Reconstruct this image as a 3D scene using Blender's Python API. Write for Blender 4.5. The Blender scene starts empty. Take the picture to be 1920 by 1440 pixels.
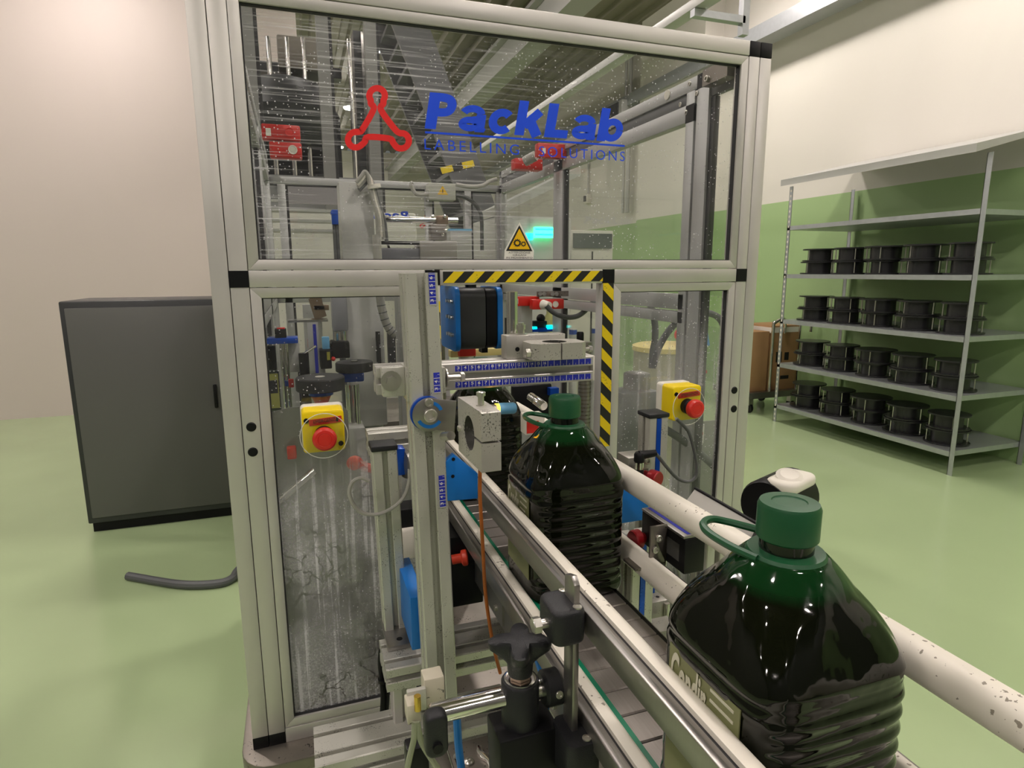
import bpy, bmesh, math, random
from mathutils import Vector, Matrix

# ------------------------------------------------------------------ camera, world, exposure
SC = bpy.context.scene
COL = SC.collection
random.seed(7)
F = 1151.8                                   # focal length in px of the 1920 px frame
YAW, PIT, ROL = 0.33429, 0.18149, -0.00488
CAM = Vector((0.0, -1.15, 1.60))
def _rot():
    cy, sy, cp, sp, cr, sr = math.cos(YAW), math.sin(YAW), math.cos(PIT), math.sin(PIT), math.cos(ROL), math.sin(ROL)
    Rz = Matrix(((cy, -sy, 0), (sy, cy, 0), (0, 0, 1)))
    B = Matrix(((1, 0, 0), (0, 0, -1), (0, 1, 0)))
    Rx = Matrix(((1, 0, 0), (0, cp, -sp), (0, sp, cp)))
    Rr = Matrix(((cr, -sr, 0), (sr, cr, 0), (0, 0, 1)))
    return Rr @ Rx @ B @ Rz
ROT = _rot()                                 # rows: camera right, down, forward in the world
cam = bpy.data.cameras.new('camera'); camo = bpy.data.objects.new('camera', cam); COL.objects.link(camo)
cam.sensor_width = 36.0; cam.lens = 36.0 * F / 1920.0; cam.clip_start = 0.02; cam.clip_end = 200
r, d, f = ROT[0], ROT[1], ROT[2]
camo.matrix_world = Matrix(((r[0], -d[0], -f[0], CAM[0]), (r[1], -d[1], -f[1], CAM[1]), (r[2], -d[2], -f[2], CAM[2]), (0, 0, 0, 1)))
SC.camera = camo
SC.view_settings.view_transform = 'Standard'
SC.view_settings.look = 'None'
SC.view_settings.gamma = 1.0
SC.view_settings.use_curve_mapping = False
SC.view_settings.exposure = 1.52
LAMP_STRENGTH = 78.0
W = bpy.data.worlds.new('world'); SC.world = W; W.use_nodes = True
W.node_tree.nodes['Background'].inputs[0].default_value = (0.9, 0.93, 0.9, 1)
W.node_tree.nodes['Background'].inputs[1].default_value = 0.05

# a pixel of the 1920x1440 photograph gives a direction; the plane gives the distance
def ray(u, v):
    return ROT.transposed() @ Vector(((u - 960) / F, (v - 720) / F, 1.0))
def at(u, v, Y):
    q = ray(u, v); return CAM + q * ((Y - CAM[1]) / q[1])
def atX(u, v, X):
    q = ray(u, v); return CAM + q * ((X - CAM[0]) / q[0])
def atZ(u, v, Z):
    q = ray(u, v); return CAM + q * ((Z - CAM[2]) / q[2])

# ------------------------------------------------------------------ materials
MATS = {}
def nodes_of(m):
    m.use_nodes = True
    nt = m.node_tree
    return nt, nt.nodes, nt.links, nt.nodes['Principled BSDF']
def mat(name, col, rough=0.5, metal=0.0, var=0.0, scale=30.0, stretch=None, bump=0.0, spec=0.5, coat=0.0, dirt=0.0, dirtcol=(0.03, 0.03, 0.025), dscale=180.0, trans=0.0, emit=0.0):
    if name in MATS: return MATS[name]
    m = bpy.data.materials.new(name); MATS[name] = m
    nt, N, L, b = nodes_of(m)
    b.inputs['Base Color'].default_value = (*col, 1)
    b.inputs['Roughness'].default_value = rough
    b.inputs['Metallic'].default_value = metal
    b.inputs['Specular IOR Level'].default_value = spec
    b.inputs['Coat Weight'].default_value = coat
    b.inputs['Coat Roughness'].default_value = 0.05
    b.inputs['Transmission Weight'].default_value = trans
    if emit:
        b.inputs['Emission Color'].default_value = (*col, 1); b.inputs['Emission Strength'].default_value = emit
    if var or bump or dirt:
        tc = N.new('ShaderNodeTexCoord'); mp = N.new('ShaderNodeMapping')
        L.new(tc.outputs['Object'], mp.inputs[0])
        if stretch: mp.inputs['Scale'].default_value = stretch
        no = N.new('ShaderNodeTexNoise'); no.inputs['Scale'].default_value = scale; no.inputs['Detail'].default_value = 5
        L.new(mp.outputs[0], no.inputs['Vector'])
        last = None
        if var:
            mx = N.new('ShaderNodeMix'); mx.data_type = 'RGBA'
            mx.inputs[6].default_value = (*[c * (1 - var) for c in col], 1)
            mx.inputs[7].default_value = (*[min(1, c * (1 + var)) for c in col], 1)
            L.new(no.outputs[0], mx.inputs[0]); last = mx.outputs[2]
            ma = N.new('ShaderNodeMath'); ma.operation = 'MULTIPLY_ADD'
            ma.inputs[1].default_value = 0.25; ma.inputs[2].default_value = max(0.0, rough - 0.12)
            L.new(no.outputs[0], ma.inputs[0]); L.new(ma.outputs[0], b.inputs['Roughness'])
        if dirt:
            vo = N.new('ShaderNodeTexNoise'); vo.inputs['Scale'].default_value = dscale; vo.inputs['Detail'].default_value = 3
            L.new(tc.outputs['Object'], vo.inputs['Vector'])
            n2 = N.new('ShaderNodeTexNoise'); n2.inputs['Scale'].default_value = dscale / 14.0
            L.new(tc.outputs['Object'], n2.inputs['Vector'])
            ad = N.new('ShaderNodeMath'); ad.operation = 'MULTIPLY_ADD'; ad.inputs[1].default_value = 0.55
            L.new(n2.outputs[0], ad.inputs[0]); L.new(vo.outputs[0], ad.inputs[2])
            rp = N.new('ShaderNodeValToRGB'); rp.color_ramp.elements[0].position = 1.03 - dirt * 0.09; rp.color_ramp.elements[1].position = 1.10 - dirt * 0.09
            rp.color_ramp.elements[1].color = (0.8, 0.8, 0.8, 1)
            sc = N.new('ShaderNodeMath'); sc.operation = 'MULTIPLY'; sc.inputs[1].default_value = 1.0
            L.new(ad.outputs[0], rp.inputs[0])
            mx2 = N.new('ShaderNodeMix'); mx2.data_type = 'RGBA'
            if last: L.new(last, mx2.inputs[6])
            else: mx2.inputs[6].default_value = (*col, 1)
            mx2.inputs[7].default_value = (*dirtcol, 1)
            L.new(rp.outputs[0], mx2.inputs[0]); last = mx2.outputs[2]
        if last: L.new(last, b.inputs['Base Color'])
        if bump:
            bp = N.new('ShaderNodeBump'); bp.inputs['Strength'].default_value = bump; bp.inputs['Distance'].default_value = 0.002
            L.new(no.outputs[0], bp.inputs['Height']); L.new(bp.outputs[0], b.inputs['Normal'])
    return m

ALU = mat('anodised_aluminium', (0.60, 0.58, 0.55), 0.42, 0.55, var=0.06, scale=9, stretch=(1, 1, 1), dirt=0.30)
ALUD = mat('aluminium_dirty', (0.57, 0.56, 0.51), 0.42, 0.5, var=0.10, scale=14, dirt=1.0, dscale=520)
ALUI = mat('aluminium_inside', (0.50, 0.50, 0.50), 0.42, 0.5, var=0.08, scale=8)
CAST = mat('machined_block', (0.52, 0.50, 0.46), 0.42, 0.6, var=0.14, scale=30, dirt=1.2, dscale=420)
STEEL = mat('brushed_steel', (0.34, 0.325, 0.305), 0.33, 0.9, var=0.12, scale=40, stretch=(1, 14, 1))
STEELD = mat('worn_steel_plate', (0.25, 0.225, 0.20), 0.42, 0.85, var=0.2, scale=22, dirt=0.9)
CHROME = mat('chrome', (0.75, 0.73, 0.70), 0.14, 1.0, var=0.06, scale=20)
ZINC = mat('zinc_screw', (0.62, 0.60, 0.55), 0.28, 0.95)
BLACK = mat('black_plastic', (0.006, 0.006, 0.007), 0.42, spec=0.25)
BLACKS = mat('black_textured_plastic', (0.014, 0.0145, 0.017), 0.42, bump=0.25, scale=900, spec=0.4)
RUBBER = mat('grey_rubber', (0.11, 0.115, 0.12), 0.5)
GASKET = mat('black_gasket', (0.02, 0.02, 0.022), 0.6)
BLUE = mat('blue_anodised', (0.005, 0.075, 0.50), 0.30, 0.35, var=0.15, scale=14)
BLUEP = mat('blue_painted_plate', (0.004, 0.16, 0.55), 0.40, 0.1, var=0.08, scale=8)
BLUESC = mat('blue_scale_tape', (0.02, 0.03, 0.42), 0.35, dirt=0.55, dirtcol=(0.35, 0.35, 0.37), dscale=420)
BLUELT = mat('light_blue_plastic', (0.16, 0.42, 0.68), 0.4)
RED = mat('red_plastic', (0.62, 0.022, 0.015), 0.35)
REDO = mat('orange_red_plastic', (0.75, 0.06, 0.025), 0.4)
REDD = mat('red_anodised_knob', (0.30, 0.008, 0.012), 0.4, 0.2)
REDL = mat('emergency_label_red', (0.60, 0.03, 0.01), 0.4)
REDV = mat('red_vinyl', (0.80, 0.012, 0.012), 0.45)
BLUEV = mat('blue_vinyl', (0.0, 0.065, 0.80), 0.45)
YEL = mat('yellow_plastic', (0.90, 0.66, 0.0), 0.38, var=0.05, scale=20, dirt=0.28, dirtcol=(0.2, 0.15, 0.02))
YELT = mat('yellow_tape', (0.78, 0.58, 0.005), 0.45, dirt=0.5, dirtcol=(0.12, 0.10, 0.02), dscale=300)
BLKT = mat('black_tape', (0.012, 0.012, 0.012), 0.45)
WHITE = mat('white_hdpe', (0.80, 0.755, 0.66), 0.38, var=0.05, scale=12, dirt=0.42, dirtcol=(0.16, 0.13, 0.09))
WPL = mat('white_plastic', (0.78, 0.74, 0.66), 0.4)
PAPER = mat('white_sticker', (0.82, 0.80, 0.74), 0.5)
INK = mat('black_ink', (0.01, 0.01, 0.01), 0.5)
AMBER = mat('amber_sticker', (0.88, 0.52, 0.0), 0.45)
GREYPL = mat('grey_painted_metal', (0.50, 0.50, 0.48), 0.42, 0.1, var=0.05, scale=6)
CREAM = mat('cream_painted_metal', (0.62, 0.61, 0.54), 0.45, var=0.04, scale=5)
DARKMET = mat('dark_machine_paint', (0.05, 0.052, 0.055), 0.4, 0.3, var=0.25, scale=6)
BROWNC = mat('orange_brown_cable', (0.33, 0.085, 0.008), 0.5, var=0.3, scale=60)
GREYC = mat('grey_cable', (0.36, 0.35, 0.32), 0.5)
DGREYC = mat('dark_grey_cable', (0.085, 0.088, 0.09), 0.4)
GREENST = mat('green_wear_strip', (0.0, 0.17, 0.085), 0.4, dirt=0.4)
CARD = mat('brown_cardboard', (0.42, 0.24, 0.11), 0.8, var=0.08, scale=10)
GALV = mat('galvanised_steel', (0.46, 0.48, 0.50), 0.38, 0.6, var=0.12, scale=25)
BELT = mat('conveyor_link_steel', (0.30, 0.27, 0.25), 0.40, 0.7, var=0.22, scale=60, stretch=(8, 0.35, 1))
CAPG = mat('green_cap_plastic', (0.007, 0.075, 0.026), 0.34, var=0.05, scale=20)
LABELM = mat('olive_label_paper', (0.17, 0.18, 0.075), 0.5)
LABELT = mat('label_print_pale', (0.55, 0.54, 0.42), 0.5)
TUBE = mat('clear_tube', (0.55, 0.58, 0.42), 0.2, trans=0.55)
YELBOX = mat('pale_yellow_plastic', (0.75, 0.62, 0.25), 0.5)
REDBAG = mat('red_plastic_film', (0.7, 0.06, 0.06), 0.35)
BLUEBAG = mat('blue_paper_cone', (0.10, 0.30, 0.62), 0.5)
CYAN = mat('cyan_lamp_glow', (0.0, 0.85, 0.80), 0.4, emit=1.6)
GREENL = mat('green_lamp_glow', (0.05, 0.95, 0.35), 0.4, emit=1.6)
ORL = mat('orange_led', (1.0, 0.45, 0.02), 0.4, emit=3.0)
WHITEW = mat('white_wall_paint', (0.72, 0.69, 0.63), 0.6, var=0.02, scale=2)
PINKW = mat('pale_wall_panel', (0.66, 0.58, 0.55), 0.6)
BRONZE = mat('bronze_clamp', (0.30, 0.22, 0.16), 0.4, 0.6)
REEL = mat('black_reel_plastic', (0.02, 0.02, 0.022), 0.3)
STAIRM = mat('dark_grey_stair_paint', (0.13, 0.13, 0.14), 0.5)

def lamp_mat():
    m = bpy.data.materials.new('lamp_diffuser'); nt, N, L, b = nodes_of(m)
    N.remove(b); e = N.new('ShaderNodeEmission'); e.inputs[0].default_value = (1.0, 0.90, 0.84, 1); e.inputs[1].default_value = LAMP_STRENGTH
    L.new(e.outputs[0], N['Material Output'].inputs[0]); return m
LAMPM = lamp_mat()

def bottle_mat():
    m = bpy.data.materials.new('dark_green_pet'); nt, N, L, b = nodes_of(m)
    tc = N.new('ShaderNodeTexCoord'); sp = N.new('ShaderNodeSeparateXYZ'); L.new(tc.outputs['Object'], sp.inputs[0])
    rp = N.new('ShaderNodeValToRGB'); rp.color_ramp.elements[0].position = 0.215; rp.color_ramp.elements[1].position = 0.223
    rp.color_ramp.elements[0].color = (0.0025, 0.0035, 0.001, 1); rp.color_ramp.elements[1].color = (0.003, 0.030, 0.007, 1)
    L.new(sp.outputs[2], rp.inputs[0]); L.new(rp.outputs[0], b.inputs['Base Color'])
    b.inputs['Roughness'].default_value = 0.06; b.inputs['Specular IOR Level'].default_value = 0.4
    no = N.new('ShaderNodeTexNoise'); no.inputs['Scale'].default_value = 34; L.new(tc.outputs['Object'], no.inputs['Vector'])
    bp = N.new('ShaderNodeBump'); bp.inputs['Strength'].default_value = 0.35; bp.inputs['Distance'].default_value = 0.004
    L.new(no.outputs[0], bp.inputs['Height']); L.new(bp.outputs[0], b.inputs['Normal'])
    return m
PET = bottle_mat()

def pane_mat(name, spots=0.3, streak=0.0, scuff=0.0, haze=0.03, low=None, crack=0.0, tint=(0.93, 0.94, 0.93)):
    """clear sheet with dried splashes: spots, running streaks, fine wiping scratches, haze below a height"""
    m = bpy.data.materials.new(name); nt, N, L, b = nodes_of(m); N.remove(b)
    tr = N.new('ShaderNodeBsdfTransparent'); tr.inputs[0].default_value = (*tint, 1)
    gl = N.new('ShaderNodeBsdfGlossy'); gl.inputs['Roughness'].default_value = 0.03; gl.inputs[0].default_value = (0.9, 0.9, 0.9, 1)
    lw = N.new('ShaderNodeLayerWeight'); lw.inputs[0].default_value = 0.5
    pw = N.new('ShaderNodeMath'); pw.operation = 'POWER'; pw.inputs[1].default_value = 5.0; L.new(lw.outputs['Facing'], pw.inputs[0])
    fr = N.new('ShaderNodeMath'); fr.operation = 'MULTIPLY_ADD'; fr.inputs[1].default_value = 0.9; fr.inputs[2].default_value = 0.03; L.new(pw.outputs[0], fr.inputs[0])
    m1 = N.new('ShaderNodeMixShader'); L.new(fr.outputs[0], m1.inputs[0]); L.new(tr.outputs[0], m1.inputs[1]); L.new(gl.outputs[0], m1.inputs[2])
    df = N.new('ShaderNodeBsdfDiffuse'); df.inputs[0].default_value = (0.88, 0.86, 0.90, 1)
    tl = N.new('ShaderNodeBsdfTranslucent'); tl.inputs[0].default_value = (0.85, 0.85, 0.88, 1)
    m0 = N.new('ShaderNodeMixShader'); m0.inputs[0].default_value = 0.45; L.new(df.outputs[0], m0.inputs[1]); L.new(tl.outputs[0], m0.inputs[2])
    m2 = N.new('ShaderNodeMixShader'); L.new(m1.outputs[0], m2.inputs[1]); L.new(m0.outputs[0], m2.inputs[2])
    L.new(m2.outputs[0], N['Material Output'].inputs[0])
    tc = N.new('ShaderNodeTexCoord')
    def mathn(op, a, bb=None, c=None):
        n = N.new('ShaderNodeMath'); n.operation = op
        for i, s in enumerate((a, bb, c)):
            if s is None: continue
            if isinstance(s, (int, float)): n.inputs[i].default_value = s
            else: L.new(s, n.inputs[i])
        return n.outputs[0]
    def noise(sc, stretch=None, detail=4):
        src = tc.outputs['Object']
        if stretch:
            mp = N.new('ShaderNodeMapping'); mp.inputs['Scale'].default_value = stretch; L.new(src, mp.inputs[0]); src = mp.outputs[0]
        n = N.new('ShaderNodeTexNoise'); n.inputs['Scale'].default_value = sc; n.inputs['Detail'].default_value = detail
        L.new(src, n.inputs['Vector']); return n.outputs[0]
    def ramp(s, a, bb):
        n = N.new('ShaderNodeMapRange'); n.inputs[1].default_value = a; n.inputs[2].default_value = bb
        L.new(s, n.inputs[0]); return n.outputs[0]
    total = mathn('ADD', haze, 0.0)
    if spots:
        v = N.new('ShaderNodeTexVoronoi'); v.inputs['Scale'].default_value = 150; L.new(tc.outputs['Object'], v.inputs['Vector'])
        keep = ramp(noise(9), 0.62 - spots * 0.3, 0.72 - spots * 0.3)
        dot = mathn('MULTIPLY', ramp(v.outputs['Distance'], 0.22, 0.12), keep)
        sel = N.new('ShaderNodeSeparateColor'); L.new(v.outputs['Color'], sel.inputs[0])
        dot = mathn('MULTIPLY', dot, ramp(sel.outputs[0], 0.55, 0.6))
        total = mathn('MULTIPLY_ADD', dot, 0.75, total)
    if scuff:
        mp = N.new('ShaderNodeMapping'); mp.inputs['Rotation'].default_value = (0, 0.10, 0); mp.inputs['Scale'].default_value = (6, 1, 420)
        L.new(tc.outputs['Object'], mp.inputs[0])
        n = N.new('ShaderNodeTexNoise'); n.inputs['Scale'].default_value = 1.0; n.inputs['Detail'].default_value = 6; L.new(mp.outputs[0], n.inputs['Vector'])
        sx = N.new('ShaderNodeSeparateXYZ'); L.new(tc.outputs['Object'], sx.inputs[0])
        fade = mathn('MULTIPLY', ramp(sx.outputs[0], 0.25, -0.2), ramp(noise(4), 0.35, 0.6))
        total = mathn('MULTIPLY_ADD', mathn('MULTIPLY', ramp(n.outputs[0], 0.53, 0.66), fade), 0.42 * scuff, total)
    if streak:
        s = ramp(noise(1.0, (85, 1, 2.2), 3), 0.54, 0.60)
        g = ramp(noise(260, None, 2), 0.45, 0.62)
        cl = ramp(noise(5), 0.38, 0.62)
        if low:
            sz = N.new('ShaderNodeSeparateXYZ'); L.new(tc.outputs['Object'], sz.inputs[0])
            cl = mathn('MULTIPLY', cl, ramp(sz.outputs[2], low[0], low[1]))
        total = mathn('MULTIPLY_ADD', mathn('MULTIPLY', s, cl), 0.55 * streak, total)
        total = mathn('MULTIPLY_ADD', mathn('MULTIPLY', g, cl), 0.22 * streak, total)
        total = mathn('MULTIPLY_ADD', cl, 0.22 * streak, total)
    if crack:
        v = N.new('ShaderNodeTexVoronoi'); v.feature = 'DISTANCE_TO_EDGE'; v.inputs['Scale'].default_value = 26
        mp = N.new('ShaderNodeMapping'); L.new(tc.outputs['Object'], mp.inputs[0])
        nn = N.new('ShaderNodeTexNoise'); nn.inputs['Scale'].default_value = 30; L.new(tc.outputs['Object'], nn.inputs['Vector'])
        va = N.new('ShaderNodeVectorMath'); va.operation = 'MULTIPLY_ADD'; L.new(nn.outputs['Color'], va.inputs[0]); va.inputs[1].default_value = (0.05, 0.05, 0.05)
        L.new(tc.outputs['Object'], va.inputs[2]); L.new(va.outputs[0], v.inputs['Vector'])
        line = ramp(v.outputs['Distance'], 0.05, 0.025)
        line = mathn('MULTIPLY', line, ramp(noise(7), 0.52, 0.6))
        total = mathn('MULTIPLY', total, mathn('SUBTRACT', 1.0, mathn('MULTIPLY', line, crack)))
    tot = mathn('MINIMUM', total, 0.85)
    L.new(tot, m2.inputs[0])
    return m
PANE_UP = pane_mat('splashed_pane', spots=0.55, scuff=0.8, haze=0.008)
PANE_LL = pane_mat('stained_pane', spots=0.6, streak=1.5, haze=0.012, low=(0.62, 0.36), crack=0.9)
PANE_LR = pane_mat('streaked_pane', spots=0.7, streak=0.5, haze=0.012, low=(0.86, 0.6))
PANE_BK = pane_mat('clean_pane', spots=0.0, haze=0.006)
CLEAR = pane_mat('clear_plastic_disc', spots=0.0, haze=0.005)

# ------------------------------------------------------------------ mesh building
def basis(axis, up=(0, 0, 1)):
    a = Vector(axis).normalized(); u = Vector(up)
    if abs(a.dot(u)) > 0.98: u = Vector((0, 1, 0)) if abs(a[1]) < 0.9 else Vector((1, 0, 0))
    x = u.cross(a).normalized(); y = a.cross(x).normalized()
    return x, y, a
class MB:
    def __init__(s): s.v = []; s.f = []
    def add(s, vs, fs):
        o = len(s.v); s.v += [Vector(q) for q in vs]; s.f += [[i + o for i in q] for q in fs]; return s
    def box(s, x0, x1, y0, y1, z0, z1):
        x0, x1 = sorted((x0, x1)); y0, y1 = sorted((y0, y1)); z0, z1 = sorted((z0, z1))
        return s.add([(x0, y0, z0), (x1, y0, z0), (x1, y1, z0), (x0, y1, z0), (x0, y0, z1), (x1, y0, z1), (x1, y1, z1), (x0, y1, z1)],
                     [(0, 3, 2, 1), (4, 5, 6, 7), (0, 1, 5, 4), (1, 2, 6, 5), (2, 3, 7, 6), (3, 0, 4, 7)])
    def obox(s, c, ax, ay, az):
        c, ax, ay, az = Vector(c), Vector(ax), Vector(ay), Vector(az); P = []
        for k in (-1, 1):
            for i, j in ((-1, -1), (1, -1), (1, 1), (-1, 1)): P.append(c + ax * i + ay * j + az * k)
        return s.add(P, [(0, 3, 2, 1), (4, 5, 6, 7), (0, 1, 5, 4), (1, 2, 6, 5), (2, 3, 7, 6), (3, 0, 4, 7)])
    def prism(s, poly, o, ux, uy, dz):
        """2D outline in the plane (ux, uy) at o, pushed along the vector dz"""
        o, ux, uy, dz = Vector(o), Vector(ux), Vector(uy), Vector(dz); n = len(poly)
        P = [o + ux * a + uy * b for a, b in poly]; P += [q + dz for q in P]
        fs = [tuple(range(n))[::-1], tuple(range(n, 2 * n))]
        fs += [(i, (i + 1) % n, n + (i + 1) % n, n + i) for i in range(n)]
        if ux.cross(uy).dot(dz) < 0: fs = [q[::-1] for q in fs]
        return s.add(P, fs)
    def bar(s, sec, A, B, up=(0, 0, 1)):
        A, B = Vector(A), Vector(B); x, y, a = basis(B - A, up)
        return s.prism(sec, A, x, y, B - A)
    def cyl(s, A, B, r0, r1=None, n=20, caps=True):
        A, B = Vector(A), Vector(B); r1 = r0 if r1 is None else r1; x, y, a = basis(B - A); P = []
        for c, rr in ((A, r0), (B, r1)):
            for i in range(n):
                t = 2 * math.pi * i / n; P.append(c + x * (rr * math.cos(t)) + y * (rr * math.sin(t)))
        fs = [(i, (i + 1) % n, n + (i + 1) % n, n + i) for i in range(n)]
        if caps: fs += [tuple(range(n))[::-1], tuple(range(n, 2 * n))]
        return s.add(P, fs)
    def lathe(s, prof, o, axis=(0, 0, 1), n=28, up=(0, 0, 1)):
        o = Vector(o); x, y, a = basis(axis, up); P = []; m = len(prof)
        for rr, h in prof:
            for i in range(n):
                t = 2 * math.pi * i / n; P.append(o + a * h + x * (rr * math.cos(t)) + y * (rr * math.sin(t)))
        fs = []
        for k in range(m - 1):
            fs += [(k * n + i, k * n + (i + 1) % n, (k + 1) * n + (i + 1) % n, (k + 1) * n + i) for i in range(n)]
        fs += [tuple(range(n))[::-1], tuple(range((m - 1) * n, m * n))]
        return s.add(P, fs)
    def tube(s, pts, r, n=10, closed=False, smooth=6):
        P = [Vector(q) for q in pts]
        if smooth and len(P) > 2: P = spline(P, smooth, closed)
        m = len(P); R = []; prev = None
        for i in range(m):
            a = (P[(i + 1) % m] - P[i - 1]) if closed else (P[min(i + 1, m - 1)] - P[max(i - 1, 0)])
            a.normalize()
            if prev is None: x, y, _ = basis(a)
            else:
                x = prev - a * prev.dot(a); x.normalize(); y = a.cross(x)
            prev = x
            for k in range(n):
                t = 2 * math.pi * k / n; R.append(P[i] + x * (r * math.cos(t)) + y * (r * math.sin(t)))
        fs = []
        for i in range(m if closed else m - 1):
            j = (i + 1) % m
            fs += [(i * n + k, i * n + (k + 1) % n, j * n + (k + 1) % n, j * n + k) for k in range(n)]
        if not closed: fs += [tuple(range(n))[::-1], tuple(range((m - 1) * n, m * n))]
        return s.add(R, fs)
    def ball(s, c, r, n=16, m=10, sc=(1, 1, 1)):
        c = Vector(c); P = []; fs = []
        for j in range(1, m):
            b = math.pi * j / m
            for i in range(n):
                t = 2 * math.pi * i / n
                P.append(c + Vector((r * sc[0] * math.sin(b) * math.cos(t), r * sc[1] * math.sin(b) * math.sin(t), r * sc[2] * math.cos(b))))
        P.append(c + Vector((0, 0, r * sc[2]))); P.append(c - Vector((0, 0, r * sc[2]))); T = len(P) - 2
        for j in range(m - 2):
            fs += [(j * n + i, (j + 1) * n + i, (j + 1) * n + (i + 1) % n, j * n + (i + 1) % n) for i in range(n)]
        fs += [(T, i, (i + 1) % n) for i in range(n)]
        fs += [(T + 1, (m - 2) * n + (i + 1) % n, (m - 2) * n + i) for i in range(n)]
        return s.add(P, fs)
def spline(P, k, closed=False):
    out = []; n = len(P); rng = n if closed else n - 1
    for i in range(rng):
        p0 = P[(i - 1) % n] if closed or i > 0 else P[0] * 2 - P[1]
        p1, p2 = P[i], P[(i + 1) % n]
        p3 = P[(i + 2) % n] if closed or i + 2 < n else p2 * 2 - p1
        for j in range(k):
            t = j / k
            out.append(0.5 * ((2 * p1) + (p2 - p0) * t + (2 * p0 - 5 * p1 + 4 * p2 - p3) * t * t + (3 * p1 - p0 - 3 * p2 + p3) * t ** 3))
    if not closed: out.append(P[-1])
    return out
def tslot(w, h, nx=1, ny=1, slot=0.0085, deep=0.011, ch=0.0018):
    """outline of an aluminium extrusion with open grooves: nx on the wide faces, ny on the narrow ones"""
    out = []
    def side(p, q, n):
        p, q = Vector(p), Vector(q); dv = (q - p); ln = dv.length; dv.normalize(); nr = Vector((-dv[1], dv[0]))
        out.append(p + dv * ch)
        for i in range(n):
            c = ln * (i + 0.5) / n; a = slot / 2
            for s_, dp in ((c - a - .0012, 0), (c - a, .0012), (c - a, .0045), (c - a * 1.7, .0045), (c - a * 1.3, deep), (c + a * 1.3, deep), (c + a * 1.7, .0045), (c + a, .0045), (c + a, .0012), (c + a + .0012, 0)):
                out.append(p + dv * s_ + nr * dp)
        out.append(q - dv * ch)
    a, b = w / 2, h / 2
    side((-a, -b), (a, -b), nx); side((a, -b), (a, b), ny); side((a, b), (-a, b), nx); side((-a, b), (-a, -b), ny)
    return [(q[0], q[1]) for q in out]
def rrect(w, h, r, n=5):
    out = []
    for cx, cy, a0 in ((w / 2 - r, -h / 2 + r, -90), (w / 2 - r, h / 2 - r, 0), (-w / 2 + r, h / 2 - r, 90), (-w / 2 + r, -h / 2 + r, 180)):
        for i in range(n + 1):
            t = math.radians(a0 + 90 * i / n); out.append((cx + r * math.cos(t), cy + r * math.sin(t)))
    return out
def ngon(n, r, a0=0): return [(r * math.cos(a0 + 2 * math.pi * i / n), r * math.sin(a0 + 2 * math.pi * i / n)) for i in range(n)]

ORG = {}
def link(name, mb, m, loc, bevel=0.0, smooth=35, seg=2):
    me = bpy.data.meshes.new(name)
    me.from_pydata([q - loc for q in mb.v], [], mb.f)
    if bevel:
        bm = bmesh.new(); bm.from_mesh(me)
        bmesh.ops.remove_doubles(bm, verts=bm.verts, dist=1e-6)
        bm.normal_update()
        ed = [e for e in bm.edges if len(e.link_faces) == 2 and e.calc_face_angle(0) > math.radians(40)]
        bmesh.ops.bevel(bm, geom=ed, offset=bevel, segments=seg, affect='EDGES', profile=0.5, clamp_overlap=True)
        bm.to_mesh(me); bm.free()
    me.validate()
    if smooth:
        me.shade_smooth(); me.set_sharp_from_angle(angle=math.radians(smooth))
    me.materials.append(m)
    o = bpy.data.objects.new(name, me); COL.objects.link(o)
    return o
def thing(name, label, cat, loc, group=None):
    o = bpy.data.objects.new(name, None); COL.objects.link(o); o.location = loc; o.empty_display_size = 0.02
    o['label'] = label; o['category'] = cat
    if group: o['group'] = group
    ORG[o.name] = Vector(loc); return o
def part(par, name, mb, m, bevel=0.0, smooth=35, label=None, seg=2, kind=None):
    o = link(name, mb, m, ORG[par.name], bevel, smooth, seg); o.parent = par; ORG[o.name] = ORG[par.name]
    if label: o['label'] = label
    if kind: o['kind'] = kind
    return o
def single(name, label, cat, mb, m, bevel=0.0, smooth=35, group=None, kind=None, seg=2):
    xs = [q[0] for q in mb.v]; ys = [q[1] for q in mb.v]; zs = [q[2] for q in mb.v]
    loc = Vector(((min(xs) + max(xs)) / 2, (min(ys) + max(ys)) / 2, min(zs)))
    o = link(name, mb, m, loc, bevel, smooth, seg); o.location = loc; ORG[o.name] = loc
    if kind: o['kind'] = kind
    if label: o['label'] = label
    if cat: o['category'] = cat
    if group: o['group'] = group
    return o
def struct(name, mb, m, smooth=0):
    return single(name, None, None, mb, m, smooth=smooth, kind='structure')
def text_mb(s, o, ux, uy, w, h, shear=0.0, bold=0.0, space=1.0, depth=0.0006, squeeze=True):
    """flat lettering fitted into a w x h rectangle at o (lower left), ux right and uy up"""
    cu = bpy.data.curves.new('txt', 'FONT'); cu.body = s; cu.shear = shear; cu.offset = bold; cu.space_character = space; cu.resolution_u = 5
    ob = bpy.data.objects.new('txt', cu); COL.objects.link(ob)
    dg = bpy.context.evaluated_depsgraph_get(); me = bpy.data.meshes.new_from_object(ob.evaluated_get(dg))
    V = [q.co.copy() for q in me.vertices]; Fc = [tuple(p.vertices) for p in me.polygons]
    bpy.data.objects.remove(ob); bpy.data.curves.remove(cu); bpy.data.meshes.remove(me)
    x0, x1 = min(q[0] for q in V), max(q[0] for q in V); y0, y1 = min(q[1] for q in V), max(q[1] for q in V)
    o, ux, uy = Vector(o), Vector(ux), Vector(uy); sx = w / (x1 - x0); sy = h / (y1 - y0) if h else sx
    nrm = ux.cross(uy).normalized() * depth
    b = MB(); b.add([o + ux * ((q[0] - x0) * sx) + uy * ((q[1] - y0) * sy) + nrm for q in V], Fc); return b
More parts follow.
